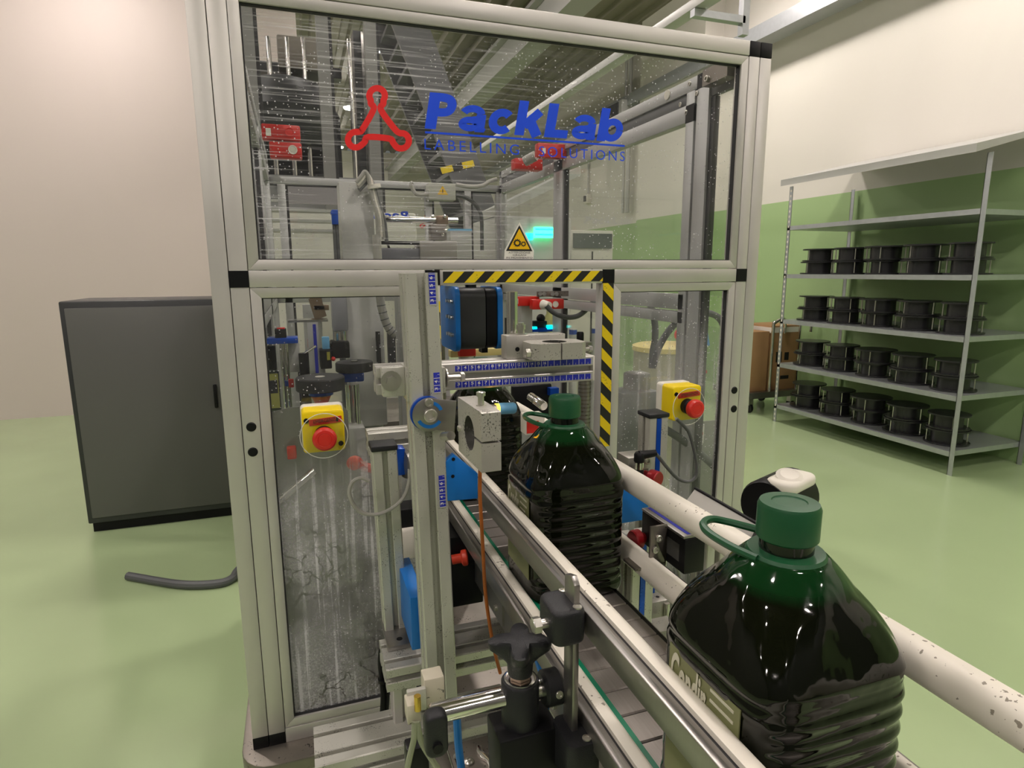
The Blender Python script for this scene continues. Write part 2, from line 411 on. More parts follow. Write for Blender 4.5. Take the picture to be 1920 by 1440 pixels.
def fb(b, u0, v0, u1, v1, Y, t):
    """box whose front face fills the pixel rectangle on the plane Y and which is t deep"""
    um, vm = (u0 + u1) / 2, (v0 + v1) / 2
    return b.box(at(u0, vm, Y)[0], at(u1, vm, Y)[0], Y, Y + t, at(um, v1, Y)[2], at(um, v0, Y)[2])
def socket_screw(par, c, axis, r=0.005, h=0.005, name='screw', m=None):
    b = MB(); a = Vector(axis).normalized(); c = Vector(c)
    b.lathe([(r, 0), (r, h * .85), (r * .9, h), (r * .55, h), (r * .5, h * .4), (0.0002, h * .4)], c, a, n=14)
    return part(par, name, b, m or ZINC)
def hex_bolt(par, c, axis, r=0.007, h=0.005, name='hex_bolt', washer=True, shank=0.0):
    a = Vector(axis).normalized(); c = Vector(c); b = MB(); x, y, _ = basis(a); z0 = 0
    if washer: b.cyl(c, c + a * .0018, r * 1.9, n=20); z0 = .0018
    if shank: b.cyl(c, c + a * shank, r * .6, n=12); z0 = shank
    b.prism(ngon(6, r, .3), c + a * z0, x, y, a * h)
    b.cyl(c + a * (z0 + h), c + a * (z0 + h + .0006), r * .8, n=14)
    return part(par, name, b, ZINC)
X_, Y_, Z_ = Vector((1, 0, 0)), Vector((0, 1, 0)), Vector((0, 0, 1))

# ------------------------------------------------------------------ the hall
RX0, RX1, RY0, RY1, RH = -7.0, 5.65, -6.5, 20.0, 5.4
FLOORM = mat('green_epoxy_floor', (0.41, 0.52, 0.29), 0.16, var=0.06, scale=1.6, spec=0.5)
def band_mat():
    m = bpy.data.materials.new('two_tone_wall'); nt, N, L, b = nodes_of(m)
    g = N.new('ShaderNodeNewGeometry'); sp = N.new('ShaderNodeSeparateXYZ'); L.new(g.outputs['Position'], sp.inputs[0])
    rp = N.new('ShaderNodeValToRGB'); rp.color_ramp.interpolation = 'CONSTANT'
    rp.color_ramp.elements[0].color = (0.37, 0.53, 0.25, 1); rp.color_ramp.elements[1].position = 0.4; rp.color_ramp.elements[1].color = (0.74, 0.71, 0.645, 1)
    dv = N.new('ShaderNodeMath'); dv.operation = 'DIVIDE'; dv.inputs[1].default_value = 6.0; L.new(sp.outputs[2], dv.inputs[0])
    L.new(dv.outputs[0], rp.inputs[0]); L.new(rp.outputs[0], b.inputs['Base Color']); b.inputs['Roughness'].default_value = 0.5
    return m
BAND = band_mat()
struct('floor', MB().box(RX0, RX1, RY0, RY1, -0.1, 0), FLOORM)
struct('wall_right', MB().box(RX1, RX1 + .2, RY0, RY1, 0, RH), BAND)
struct('wall_left', MB().box(RX0 - .2, RX0, RY0, RY1, 0, RH), mat('side_darkened_for_fill', (.20, .195, .19), .6))  # off-view side wall, its colour lowered to reduce fill light
struct('wall_back', MB().box(RX0, RX1, RY1, RY1 + .2, 0, RH), WHITEW)
struct('wall_front', MB().box(RX0, RX1, RY0 - .2, RY0, 0, RH), mat('front_darkened_for_fill', (.10, .10, .11), .5))  # unseen wall behind the camera, coloured dark to cut fill and reflections
# trapezoidal sheet ceiling
CEILM = mat('ceiling_sheet', (0.23, 0.21, 0.16), 0.5, 0.1, var=0.05, scale=2)
sec = []; x = RX0; k = 0
while x < RX1:
    for dx, z in ((0, 0.0), (.12, 0.0), (.16, .07), (.26, .07), (.30, 0.0)):
        if x + dx <= RX1: sec.append((x + dx, RH + z))
    x += .30
b = MB(); n = len(sec)
b.add([(q[0], RY0, q[1]) for q in sec] + [(q[0], RY1, q[1]) for q in sec] + [(q[0], RY0, RH + .2) for q in sec] + [(q[0], RY1, RH + .2) for q in sec],
      [(i, i + 1, n + i + 1, n + i) for i in range(n - 1)] + [(2 * n + i, 3 * n + i, 3 * n + i + 1, 2 * n + i + 1) for i in range(n - 1)])
struct('ceiling', b, CEILM)
# concrete pilasters on the wall with the green dado, and roof girders
def pil(u0, u1, X0, name='trim_1'):
    y0, y1 = atX(u1, 150, X0)[1], atX(u0, 150, X0)[1]
    struct(name, MB().box(X0, RX1, y0, y1, 0, RH), BAND)
pil(1201, 1318, 5.35, 'trim_1')
GIRD = mat('grey_girder_paint', (0.36, 0.36, 0.34), 0.5, var=0.04, scale=3)
b = MB(); p = atZ(960, 110, 4.7)
b.box(p[0] - .16, p[0] + .16, RY0, RY1, 4.55, 4.85); b.box(p[0] - .26, p[0] + .26, RY0, RY1, 4.85, 4.9)
g = thing('roof_girder', 'pale grey steel roof girder running above the machine', 'girder', (p[0], 8, 4.5)); part(g, 'web', b, GIRD)
for yy in (1.5, 5, 8.5, 12, 15.5):
    part(g, 'hanger', MB().box(p[0] - .03, p[0] + .03, yy - .03, yy + .03, 4.88, RH), GIRD)
# round high-bay lamps
for ix, lx in enumerate((-5.0, -1.85, 1.35, 4.4)):
    for iy, ly in enumerate((-5.2, -1.57, 2.08, 5.73, 9.38, 13.03, 17.4)):
        if lx == 4.4:  # row by the wall: its farther lamps are added out of view to brighten it
            if ly > 6: continue
            ly += .3 if ly < 5 else -.55
        t = thing('high_bay_lamp', 'round white high-bay lamp hanging under the sheet ceiling', 'lamp', (lx, ly, 5.0), 'round high-bay lamps of the hall')
        part(t, 'housing', MB().lathe([(.16, 0.02), (.17, .05), (.10, .12), (.05, .2), (.05, .24)], (lx, ly, 5.0), n=20), GREYPL)
        part(t, 'diffuser', MB().cyl((lx, ly, 5.0), (lx, ly, 5.019), .15, n=12), LAMPM)
        part(t, 'suspension_rod', MB().cyl((lx, ly, 5.24), (lx, ly, RH + .05), .008, n=6), GALV)
# cable duct along the wall, with wall arm
p0, p1 = atX(1262, 45, 2.2), atX(1345, 0, 2.2)
dr = (p1 - p0).normalized()
zc = atX(1300, 25, 2.6)
t = thing('cable_duct', 'white steel cable duct on a hanging bracket beyond the guard', 'cable duct', (2.6, 3, zc[2]))
part(t, 'duct', MB().box(2.55, 2.65, -1.5, 7.5, zc[2], zc[2] + .06), GREYPL, bevel=.004)
q = atX(1310, 38, 2.6)
part(t, 'bracket_arm', MB().box(2.55, 2.95, q[1] - .025, q[1] + .025, zc[2] - .05, zc[2] - .005), GALV)
part(t, 'bracket_post', MB().box(2.93, 2.98, q[1] - .025, q[1] + .025, zc[2] - .12, RH - .002), GALV)
# conduits, switch box and ventilation unit on the wall
def onwall(u, v, X=RX1): return atX(u, v, X)
b = MB(); a, c = onwall(1106, 300), onwall(1106, 372)
b.cyl((RX1 - .03, a[1], a[2]), (RX1 - .03, a[1], c[2] + .05), .018, n=10)
t = thing('wall_switch', 'small grey wall switch at the end of a vertical conduit', 'switch', (RX1, a[1], c[2])); part(t, 'conduit', b, GREYPL)
part(t, 'switch_box', MB().box(RX1 - .09, RX1, a[1] - .09, a[1] + .09, c[2] - .1, c[2] + .08), WPL, bevel=.01)
part(t, 'switch_plate', MB().box(RX1 - .1, RX1 - .09, a[1] - .05, a[1] + .06, c[2] - .06, c[2] + .05), DARKMET)
q0, q1 = onwall(1166, 185, 5.2), onwall(1122, 262, 5.2)
t = thing('ventilation_unit', 'grey boxy ventilation unit with louvred face on the white wall', 'ventilation unit', (5.4, q0[1], q1[2]))
part(t, 'casing', MB().box(5.2, RX1, q0[1], q1[1], q1[2], q0[2]), GREYPL, bevel=.02)
for i in range(6):
    zz = q1[2] + (q0[2] - q1[2]) * (.15 + .13 * i)
    part(t, 'louvre', MB().box(5.18, 5.2, q0[1] + .1, q1[1] - .1, zz, zz + .07), DARKMET)
b = MB(); a = onwall(1183, 120, 5.55)
b.tube([(5.55, a[1], RH), (5.55, a[1], 4.6), (5.55, a[1], 2.6)], .04, n=8, smooth=0); b.tube([(5.55, a[1] + .15, RH), (5.55, a[1] + .15, 2.6)], .025, n=8, smooth=0)
single('wall_pipe', 'pair of pale conduit pipes running down the white wall', 'pipe', b, GREYPL)
b = MB(); b.box(5.3, RX1 - .1, 1, RY1, 4.25, 4.42)
single('wall_cable_tray', 'long grey cable tray along the top of the white wall', 'cable tray', b, GALV)

# tall stair behind the machine
def stair():
    Yc = 5.2
    A, B = at(782, 160, Yc), at(905, 480, Yc); dv = (B - A).normalized(); nz = Vector((dv[2], 0, -dv[0])).normalized()
    if nz[0] < 0: nz = -nz
    A2 = A - dv * 1.6; B2 = B + dv * (B[2] / -dv[2])
    t = thing('steel_staircase', 'dark grey steel staircase rising behind the guard', 'staircase', (B2[0], Yc, 0))
    for k, yy in enumerate((Yc, Yc + .8)):
        part(t, 'stringer', MB().obox((A2 + B2) / 2 + Vector((.16, yy - Yc, 0)), dv * ((A2 - B2).length / 2), Y_ * .02, nz * .17), STAIRM)
    n = int((A2[2]) / .2)
    for i in range(1, n):
        s = (i * .2) / A2[2]; P = B2 + (A2 - B2) * s
        part(t, 'tread', MB().box(P[0] + .02, P[0] + .30, Yc + .02, Yc + .78, P[2] - .02, P[2] + .02), STAIRM)
    q = at(858, 313, Yc - .03)
    part(t, 'hazard_strip', MB().obox(q, Vector((.17, 0, .045)), Y_ * .003, Vector((-.01, 0, .03))), YELT)
    part(t, 'hazard_strip_mark', MB().obox(q, Vector((.05, 0, .015)), Y_ * .005, Vector((-.01, 0, .03))), BLKT)
    for s in (0.2, .5, .8):
        P = B2 + (A2 - B2) * s
        part(t, 'baluster', MB().cyl((P[0] + .16, Yc + .8, P[2]), (P[0] + .16, Yc + .8, P[2] + 1), .018, n=8), GALV)
    part(t, 'handrail', MB().cyl(B2 + Vector((.16, .8, 1)), A2 + Vector((.16, .8, 1)), .02, n=8), GALV)
stair()

# pale partition and neighbour filling machine behind the guard
struct('wall_partition', MB().box(-6.9, .2, 7.0, 7.15, 0, 4.6), PINKW)
def filler():
    t = thing('filling_machine', 'dark filling machine inside a tall aluminium frame behind the guard', 'machine', (-.3, 3, 0))
    FRG = mat('shaded_frame_aluminium', (.20, .20, .19), .45, .3)  # frame aluminium darkened: the dim background is put into its colour
    xs = [at(474, 200, 2.6)[0], at(612, 200, 2.6)[0], at(700, 200, 2.6)[0]]
    for x in xs:
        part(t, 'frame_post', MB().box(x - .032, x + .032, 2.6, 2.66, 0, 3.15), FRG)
        part(t, 'frame_gasket', MB().box(x + .032, x + .05, 2.63, 2.66, 0, 3.08), GASKET)
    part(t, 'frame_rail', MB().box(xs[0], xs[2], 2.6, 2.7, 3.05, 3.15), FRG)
    part(t, 'frame_rail', MB().box(xs[0], xs[2], 2.6, 2.7, .9, 1.0), ALUI)
    part(t, 'gasket', MB().box(xs[0], xs[2], 2.63, 2.66, 3.03, 3.05), GASKET)
    b = MB(); fb(b, 520, 68, 606, 130, 3.0, .5); part(t, 'control_box', b, mat('brown_grey_box', (0.20, 0.18, 0.15), .5), bevel=.01)
    b = MB(); fb(b, 525, 120, 560, 200, 3.1, .3); part(t, 'drive_housing', b, mat('brown_housing', (0.14, 0.10, 0.085), .5), bevel=.01)
    b = MB(); fb(b, 470, 120, 640, 140, 3.2, .1); part(t, 'cross_beam', b, DARKMET)
    b = MB(); fb(b, 480, 215, 640, 330, 3.2, .4); part(t, 'turret', b, DARKMET)
    p = at(535, 200, 3.1); b = MB().lathe([(.28, -.25), (.32, -.05), (.22, .12), (.1, .16)], p, n=24); part(t, 'dome', b, DARKMET)
    for u in (510, 545, 575, 660):
        q = at(u, 190, 2.95); part(t, 'piston_rod', MB().cyl((q[0], q[1], 1.9), (q[0], q[1], q[2] + .35), .014, n=12), CHROME)
        part(t, 'cylinder_head', MB().cyl((q[0], q[1], 1.75), (q[0], q[1], 1.95), .06, n=12), DARKMET)
    q = at(690, 200, 3.0); b = MB(); fb(b, 668, 60, 712, 330, 3.0, .3); part(t, 'cable_chain', b, DARKMET)
    b = MB(); fb(b, 682, 60, 688, 320, 2.98, .02); part(t, 'chain_edge', b, CHROME)
    b = MB(); fb(b, 456, 330, 700, 420, 2.9, .6); part(t, 'lower_panel', b, mat('grey_lower_panel', (.3, .3, .31), .4, .3))
    b = MB(); b.box(xs[0] - .1, xs[2] + .1, 2.75, 3.9, 0, .9); part(t, 'base_cabinet', b, CREAM, bevel=.01)
filler()
# cream casing of the next station seen through the rear panes
b = MB(); b.box(-.35, .62, 2.15, 2.45, 0, 1.9)
t = thing('cream_casing', 'cream sheet metal casing standing behind the rear panes', 'casing', (.1, 2.3, 0)); part(t, 'body', b, CREAM, bevel=.01)
for v in (378, 395, 414, 432):
    q = at(580, v, 2.15); part(t, 'ridge', MB().box(-.3, .2, 2.14, 2.15, q[2] - .006, q[2] + .006), GREYPL)
q = at(588, 375, 2.15); part(t, 'window_strip', MB().box(q[0] - .16, q[0] + .14, 2.135, 2.15, q[2] - .02, q[2] + .06), mat('lilac_grey_strip', (.36, .33, .36), .3))
# cabinets along the far wall with a dark strip and a cyan signal lamp
a, c = at(1071, 440, 4.4), at(1150, 440, 4.4)
t = thing('switch_cabinet', 'cream switch cabinet with dark window strip against the green wall', 'cabinet', ((a[0] + c[0]) / 2, 4.7, 0))
zt = at(1110, 432, 4.4)[2]
part(t, 'body', MB().box(a[0], c[0], 4.4, 4.9, 0, zt), CREAM, bevel=.01)
part(t, 'window_strip', MB().box(a[0] + .02, c[0] - .02, 4.385, 4.4, zt - .17, zt - .03), mat('smoked_strip', (.09, .11, .11), .25))
part(t, 'door_gap', MB().box((a[0] + c[0]) / 2 - .006, (a[0] + c[0]) / 2 + .006, 4.39, 4.4, .1, zt - .2), GASKET)
a, c = at(936, 440, 3.6), at(1040, 440, 3.6)
t = thing('grey_machine', 'pale grey packing machine behind the corner post with signal lights', 'machine', ((a[0] + c[0]) / 2, 4, 0))
zt = at(990, 405, 3.6)[2]
part(t, 'body', MB().box(a[0], c[0] + .15, 3.6, 4.4, 0, zt), GREYPL, bevel=.02)
part(t, 'sloped_hood', MB().prism([(0, 0), (.75, .35), (.75, .42), (0, .07)], (a[0], 3.7, zt), X_, Z_, Y_ * .4), GREYPL)
b = MB(); fb(b, 1004, 425, 1040, 446, 3.55, .05); part(t, 'signal_lamp', b, GREENL, bevel=.004)
for v in (430, 440):
    b = MB(); fb(b, 1004, v - 1.5, 1040, v + 1.5, 3.545, .004); part(t, 'signal_lamp_ring', b, CYAN)
b = MB(); fb(b, 986, 437, 1000, 450, 3.55, .05); part(t, 'status_light', b, CYAN, bevel=.004)
# dark cabinet next to the guard and a hose on the floor
a = at(437, 700, 3.13)
t = thing('control_cabinet', 'dark grey control cabinet standing on the green floor beside the guard', 'cabinet', (a[0] - .45, 3.4, 0))
zt = at(430, 560, 3.13)[2]
part(t, 'body', MB().box(a[0] - .9, a[0], 3.13, 3.7, .06, zt), DARKMET, bevel=.01)
part(t, 'plinth', MB().box(a[0] - .88, a[0] - .02, 3.15, 3.68, 0, .06), BLACK)
part(t, 'door', MB().box(a[0] - .87, a[0] - .03, 3.115, 3.13, .1, zt - .04), mat('grey_cabinet_door', (.12, .12, .115), .4), bevel=.004)
part(t, 'handle', MB().box(a[0] - .12, a[0] - .10, 3.09, 3.115, .75, .9), BLACK, bevel=.004)
q = [atZ(446, 1070, .03), atZ(436, 1084, .02), atZ(410, 1094, .02), atZ(340, 1096, .02), atZ(240, 1080, .02)]
q.insert(0, Vector((q[0][0] + .06, q[0][1] + .1, .05)))
single('floor_hose', 'black hose lying on the green floor beside the guard', 'hose', MB().tube(q, .022, n=10), RUBBER)

# shelf rack with black reels, trolley with cartons
def rack():
    p = atZ(1449, 789, 0); x0, y0 = p[0], p[1]; x1 = RX1 - .03
    dx, dy = x1 - x0, .0
    L_ = 1.9                                   # runs along the wall towards the viewer
    ya, yb = y0 - L_, y0
    t = thing('shelf_rack', 'galvanised slotted steel shelf rack with sheet top by the green wall', 'rack', ((x0 + x1) / 2, (ya + yb) / 2, 0))
    ztop = atX(1471, 352, x0)[2]
    for xx in (x0, x1 - .04):
        for yy in (ya, yb):
            po = part(t, 'upright', MB().box(xx, xx + .04, yy - .004, yy, 0, ztop).box(xx, xx + .004, yy - .04, yy, 0, ztop), GALV)
            b = MB()
            if xx == x0 and yy == yb:
                for i in range(int(ztop / .05)):
                    z = .02 + i * .05
                    b.box(xx + .012, xx + .028, yy - .006, yy - .0035, z, z + .022); b.box(xx - .002, xx + .001, yy - .029, yy - .012, z, z + .022)
                part(po, 'slot_holes', b, WPL, kind='stuff')
    zs = []
    for v in (428, 518, 604, 688, 768):
        zs.append(atX(1478, v, x0)[2])
    zs = [max(.08, z) for z in zs]
    for z in zs:
        part(t, 'shelf', MB().box(x0, x1, ya, yb, z - .02, z + .02), GALV)
    part(t, 'sheet_top', MB().prism([(-.12, -.0), (x1 - x0, .25), (x1 - x0, .28), (-.12, .06)], (x0, ya, ztop), X_, Z_, Y_ * L_), GREYPL)
    names = ('second highest', 'middle', 'second lowest', 'lowest')
    for si, z in enumerate(zs[1:]):
        for k in range(5):
            yc = yb - .21 - k * .37
            for lv in range(2):
                rr = .175 - .012 * ((k + lv) % 3); zz = z + .022 + lv * .125; xc = x0 + .25
                o = thing('cable_reel', 'black plastic reel, %s of its stack on the %s rack shelf' % (('lower', 'upper')[lv], names[si]), 'reel', (xc, yc, zz), '%s reels on the %s rack shelf' % (('lower', 'upper')[lv], names[si]))
                part(o, 'flange', MB().cyl((xc, yc, zz), (xc, yc, zz + .012), rr, n=24), REEL)
                part(o, 'flange', MB().cyl((xc, yc, zz + .11), (xc, yc, zz + .122), rr, n=24), REEL)
                part(o, 'core', MB().cyl((xc, yc, zz + .012), (xc, yc, zz + .11), rr * .7, n=16), REEL)
                for a in range(4):
                    an = a * math.pi / 2 + k
                    part(o, 'spacer_bar', MB().cyl((xc + rr * .88 * math.cos(an), yc + rr * .88 * math.sin(an), zz + .012), (xc + rr * .88 * math.cos(an), yc + rr * .88 * math.sin(an), zz + .11), .005, n=6), ZINC)
rack()
def trolley():
    p = atZ(1412, 775, 0); Xl, Yn = p[0] - .1, p[1]
    t = thing('hand_trolley', 'steel tube trolley on castors carrying cartons beside the shelf rack', 'trolley', (Xl + .4, Yn + .3, 0))
    part(t, 'deck', MB().box(Xl, Xl + .75, Yn - .02, Yn + .6, .17, .24), STEEL)
    for xx in (Xl + .08, Xl + .67):
        for yy in (Yn + .05, Yn + .53):
            c = part(t, 'castor_fork', MB().box(xx - .03, xx + .03, yy - .03, yy + .03, .09, .17), ZINC)
            part(c, 'castor_wheel', MB().cyl((xx - .015, yy, .055), (xx + .015, yy, .055), .055, n=16), BLACK)
    for xx in (Xl + .3, Xl + .68):
        part(t, 'handle_tube', MB().tube([(xx, Yn, .24), (xx, Yn, .95), (xx + .02, Yn, 1.02), (xx + .14, Yn, 1.06), (xx + .16, Yn, .99), (xx + .16, Yn, .9)], .018, n=10), CHROME)
    c = thing('carton_box', 'tall brown cardboard carton upright on the trolley', 'carton', (Xl + .15, Yn + .3, .24))
    part(c, 'body', MB().box(Xl + .02, Xl + .30, Yn + .05, Yn + .5, .24, .92), CARD, bevel=.004)
    part(c, 'flap', MB().box(Xl + .02, Xl + .30, Yn + .46, Yn + .47, .92, 1.12), CARD)
    c = thing('printed_carton', 'brown carton with black print and white tape on the trolley', 'carton', (Xl + .55, Yn + .3, .24))
    part(c, 'body', MB().box(Xl + .33, Xl + .73, Yn + .06, Yn + .5, .24, .98), CARD, bevel=.004)
    part(c, 'white_tape', MB().box(Xl + .325, Xl + .735, Yn + .055, Yn + .5, .9, .96), PAPER)
    for bx_ in ((.42, .5, .56, .68), (.54, .6, .58, .67), (.5, .62, .36, .4)): part(c, 'printed_mark', MB().box(Xl + bx_[0], Xl + bx_[1], Yn + .057, Yn + .06, bx_[2], bx_[3]), INK)
trolley()

# ------------------------------------------------------------------ guard enclosure of the labelling machine
ENC = thing('guard_enclosure', 'aluminium framed machine guard with clear panes and blue lettering', 'machine guard', (.41, .85, .69))
XL2, XL1, XL0 = -.134, -.1045, -.0745
XR0, XR1, XR2 = .931, .959, .988
ZB, ZT, ZM0, ZM1 = .69, 2.072, 1.575, 1.603
OX0, OX1, OX2, OX3 = .2295, .257, .598, .6247       # posts at both sides of the bottle opening
def pbox(name, m, *a, bevel=.0012, **k): return part(ENC, name, MB().box(*a), m, bevel=bevel, **k)
CAPM = BLACK
for x0, x1 in ((XL2, XL1 - .0012), (XL1, XL0 - .0006), (XR0 + .0006, XR1 - .0012), (XR1, XR2)):
    po = pbox('post', ALU, x0, x1, 0, .03, ZB + .024, ZT - .030 if x0 > .5 else ZT)
    part(po, 'bottom_cap', MB().box(x0, x1, -.0005, .03, ZB, ZB + .0235), CAPM, bevel=.001)
    if x0 > .5: part(po, 'top_cap', MB().box(x0, x1, -.0005, .03, ZT - .0295, ZT), CAPM, bevel=.001)
for x0, x1 in ((XL1 - .0003, XL0 - .0003), (XR0 + .0003, XR1 - .0006)):
    part(ENC, 'joint_cap', MB().box(x0, x1, -.001, .02, ZM0, ZM1), CAPM)
for x0, x1 in ((OX0, OX1), (OX2, OX3)):
    po = pbox('opening_post', ALU, x0, x1, 0, .03, ZB, ZM0)
    part(po, 'joint_cap', MB().box(x0, x1, -.001, .02, ZM0, ZM1), CAPM)
pbox('rail', ALU, XL0, XR0, 0, .03, ZT - .029, ZT)
for x0, x1 in ((XL0, OX0), (OX1, OX2), (OX3, XR0)): pbox('rail', ALU, x0, x1, 0, .03, ZM0, ZM1)
for x0, x1 in ((XL0, OX0), (OX3, XR0)): pbox('rail', ALU, x0, x1, 0, .03, ZB, ZB + .03)
# small grooves that run along the rails and posts
def strip4(x0, x1, z0, z1, w, Y, t, m, name, bevel=.0008):
    P = [((x0, z0), (x1, z0), (x1 - w, z0 + w), (x0 + w, z0 + w)), ((x1, z0), (x1, z1), (x1 - w, z1 - w), (x1 - w, z0 + w)),
         ((x1, z1), (x0, z1), (x0 + w, z1 - w), (x1 - w, z1 - w)), ((x0, z1), (x0, z0), (x0 + w, z0 + w), (x0 + w, z1 - w))]
    for q in P: part(ENC, name, MB().prism([(a, b_) for a, b_ in q], (0, Y, 0), X_, Z_, Y_ * t), m, bevel=bevel)
G = .0012
PW = .0185
def panel(x0, x1, z0, z1, pm, nm):
    strip4(x0 + .0006, x1 - .0006, z0 + G, z1 - G, PW - G, .0012, .022, ALU, 'pane_frame')
    strip4(x0 + PW - .0002, x1 - PW + .0002, z0 + PW - .0002, z1 - PW + .0002, .0018, .006, .010, GASKET, 'gasket', 0)
    return part(ENC, nm, MB().box(x0 + PW + .001, x1 - PW - .001, .0125, .0155, z0 + PW + .001, z1 - PW - .001), pm, smooth=0)
PU = panel(XL0, XR0, ZM1, ZT - .029, PANE_UP, 'upper_pane')
panel(XL0, OX0, ZB + .03, ZM0, PANE_LL, 'stained_pane')
panel(OX3, XR0, ZB + .03, ZM0, PANE_LR, 'streaked_pane')
for u, v in ((471, 801), (474, 848), (1378, 732), (1377, 767)):
    q = at(u, v, -.002); part(ENC, 'plug', MB().lathe([(.0085, 0), (.0085, .001), (.007, .0022), (.0002, .0024)], (q[0], .0005, q[2]), (0, -1, 0), n=20), BLACK)
# hazard tape around the opening
def tape(name, x0, x1, z0, z1, horiz):
    Yt = -.0006
    base = part(ENC, name, MB().box(x0, x1, Yt, 0.0002, z0, z1), BLKT)
    w = (z1 - z0) if horiz else (x1 - x0); ln = (x1 - x0) if horiz else (z1 - z0); st = w * 1.95; b = MB()
    n = int(ln / st) + 3
    for i in range(-2, n):
        s = i * st
        P = [(s, 0), (s + st / 2, 0), (s + st / 2 + w, w), (s + w, w)] if horiz else [(s, 0), (s + st * .5, 0), (s + st * .5 - w, w), (s - w, w)]
        Q = clip(P, 0, ln)
        if len(Q) < 3: continue
        if horiz: vs = [(x0 + a, Yt - .0004, z0 + c) for a, c in Q]
        else: vs = [(x0 + c, Yt - .0004, z0 + a) for a, c in Q]
        b.add(vs, [tuple(range(len(vs)))])
    part(base, 'yellow_stripes', b, YELT, smooth=0)
def clip(P, lo, hi):
    for side in (0, 1):
        out = []
        for i in range(len(P)):
            a, c = P[i], P[(i + 1) % len(P)]
            ia = a[0] >= lo if side == 0 else a[0] <= hi; ic = c[0] >= lo if side == 0 else c[0] <= hi
            e = lo if side == 0 else hi
            if ia: out.append(a)
            if ia != ic:
                t = (e - a[0]) / (c[0] - a[0]); out.append((e, a[1] + t * (c[1] - a[1])))
        P = out
        if not P: break
    return P
tape('hazard_tape', OX1 + .006, OX2, ZM0 + .004, ZM1 - .003, True)
zq = at(1143, 836, 0)[2]
tape('hazard_tape', OX2 + .001, OX3 - .001, zq, ZM0, False)
tape('hazard_tape', OX0 + .001, OX1 - .001, 1.30, ZM0 - .03, False)
# company lettering on the upper pane
YP = .0122
def onp(u, v): return at(u, v, YP)
p0, p1, p2 = onp(796, 241), onp(1174, 262), onp(806, 173)
def ribbon(b, pts, w, mapf, smooth=5):
    """flat stroke of width w along 2D points"""
    P = [Vector((p[0], p[1], 0)) for p in pts]
    if smooth and len(P) > 2: P = spline(P, smooth)
    vs = []; n = len(P)
    for i in range(n):
        d_ = (P[min(i + 1, n - 1)] - P[max(i - 1, 0)]).normalized(); nr = Vector((-d_[1], d_[0], 0)) * (w / 2)
        vs += [mapf(*(P[i] + nr)[:2]), mapf(*(P[i] - nr)[:2])]
    b.add(vs, [(2 * i, 2 * i + 1, 2 * i + 3, 2 * i + 2) for i in range(n - 1)])
def heavy_word(mapf):
    """the word PackLab in heavy slanted strokes; one unit is the capital height"""
    el = lambda cx, cy, rx, ry, a0, a1, n=12: [(cx + rx * math.cos(math.radians(a0 + (a1 - a0) * i / n)), cy + ry * math.sin(math.radians(a0 + (a1 - a0) * i / n))) for i in range(n + 1)]
    aa = [([(.60, .0), (.60, .25), (.595, .50)], .25, 4), (el(.36, .485, .235, .165, 5, 165, 8), .20, 3), (el(.325, .215, .20, .115, 0, 360, 16), .185, 3), ([(.36, .36), (.55, .40)], .13, 0), ([(.60, .11), (.745, .055)], .11, 0)]
    L = {'P': ([([(.14, 0), (.14, 1)], .28, 0), ([(.14, .885), (.38, .885), (.54, .83), (.60, .68), (.54, .53), (.38, .475), (.14, .475)], .23, 4)], .80),
         'a': (aa, .80), 'c': ([(el(.36, .355, .24, .255, 42, 318, 16), .225, 3)], .75),
         'k': ([([(.13, 0), (.13, 1)], .26, 0), ([(.22, .27), (.62, .73)], .25, 0), ([(.36, .45), (.63, .0)], .28, 0)], .83),
         'L': ([([(.14, 0), (.14, 1)], .28, 0), ([(.02, .12), (.66, .12)], .24, 0)], .74),
         'b': ([([(.13, 0), (.13, 1)], .26, 0), (el(.42, .355, .225, .25, 0, 360, 18), .21, 3)], .78)}
    b = MB(); x = 0
    for ch_ in 'PackLab':
        for k, (pts, w, sm) in enumerate(L[ch_][0]): ribbon(b, [(p[0] + x, p[1]) for p in pts], w, lambda a, c: mapf(a + .16 * c, c) + Vector((0, -.00008 * k, 0)), sm)
        x += L[ch_][1]
    return b, x + .14
_, WW = heavy_word(lambda a, c: Vector((a, 0, c)))
hw = p2[2] - p0[2]
LET = part(ENC, 'lettering', heavy_word(lambda a, c: Vector((p0[0] + a * (p1[0] - p0[0]) / WW, YP - .0006, p0[2] + c * hw)))[0], BLUEV, smooth=0)
q0, q1 = onp(797, 248), onp(1171, 272)
part(ENC, 'lettering_rule', MB().box(q0[0], q1[0], YP - .0007, YP, q0[2] - .0018, q0[2] + .0018), BLUEV)
q0, q1, q2 = onp(796, 280), onp(973, 290), onp(797, 260)
part(ENC, 'lettering_small', text_mb('LABELLING', (q0[0], YP, q0[2]), X_, Z_, q1[0] - q0[0], q2[2] - q0[2], space=1.32, bold=-.004), BLUEV, smooth=0)
r0, r1 = onp(1011, 294), onp(1171, 301)
part(ENC, 'lettering_small', text_mb('SOLUTIONS', (r0[0], YP, q0[2]), X_, Z_, r1[0] - r0[0], q2[2] - q0[2], space=1.32, bold=-.004), BLUEV, smooth=0)
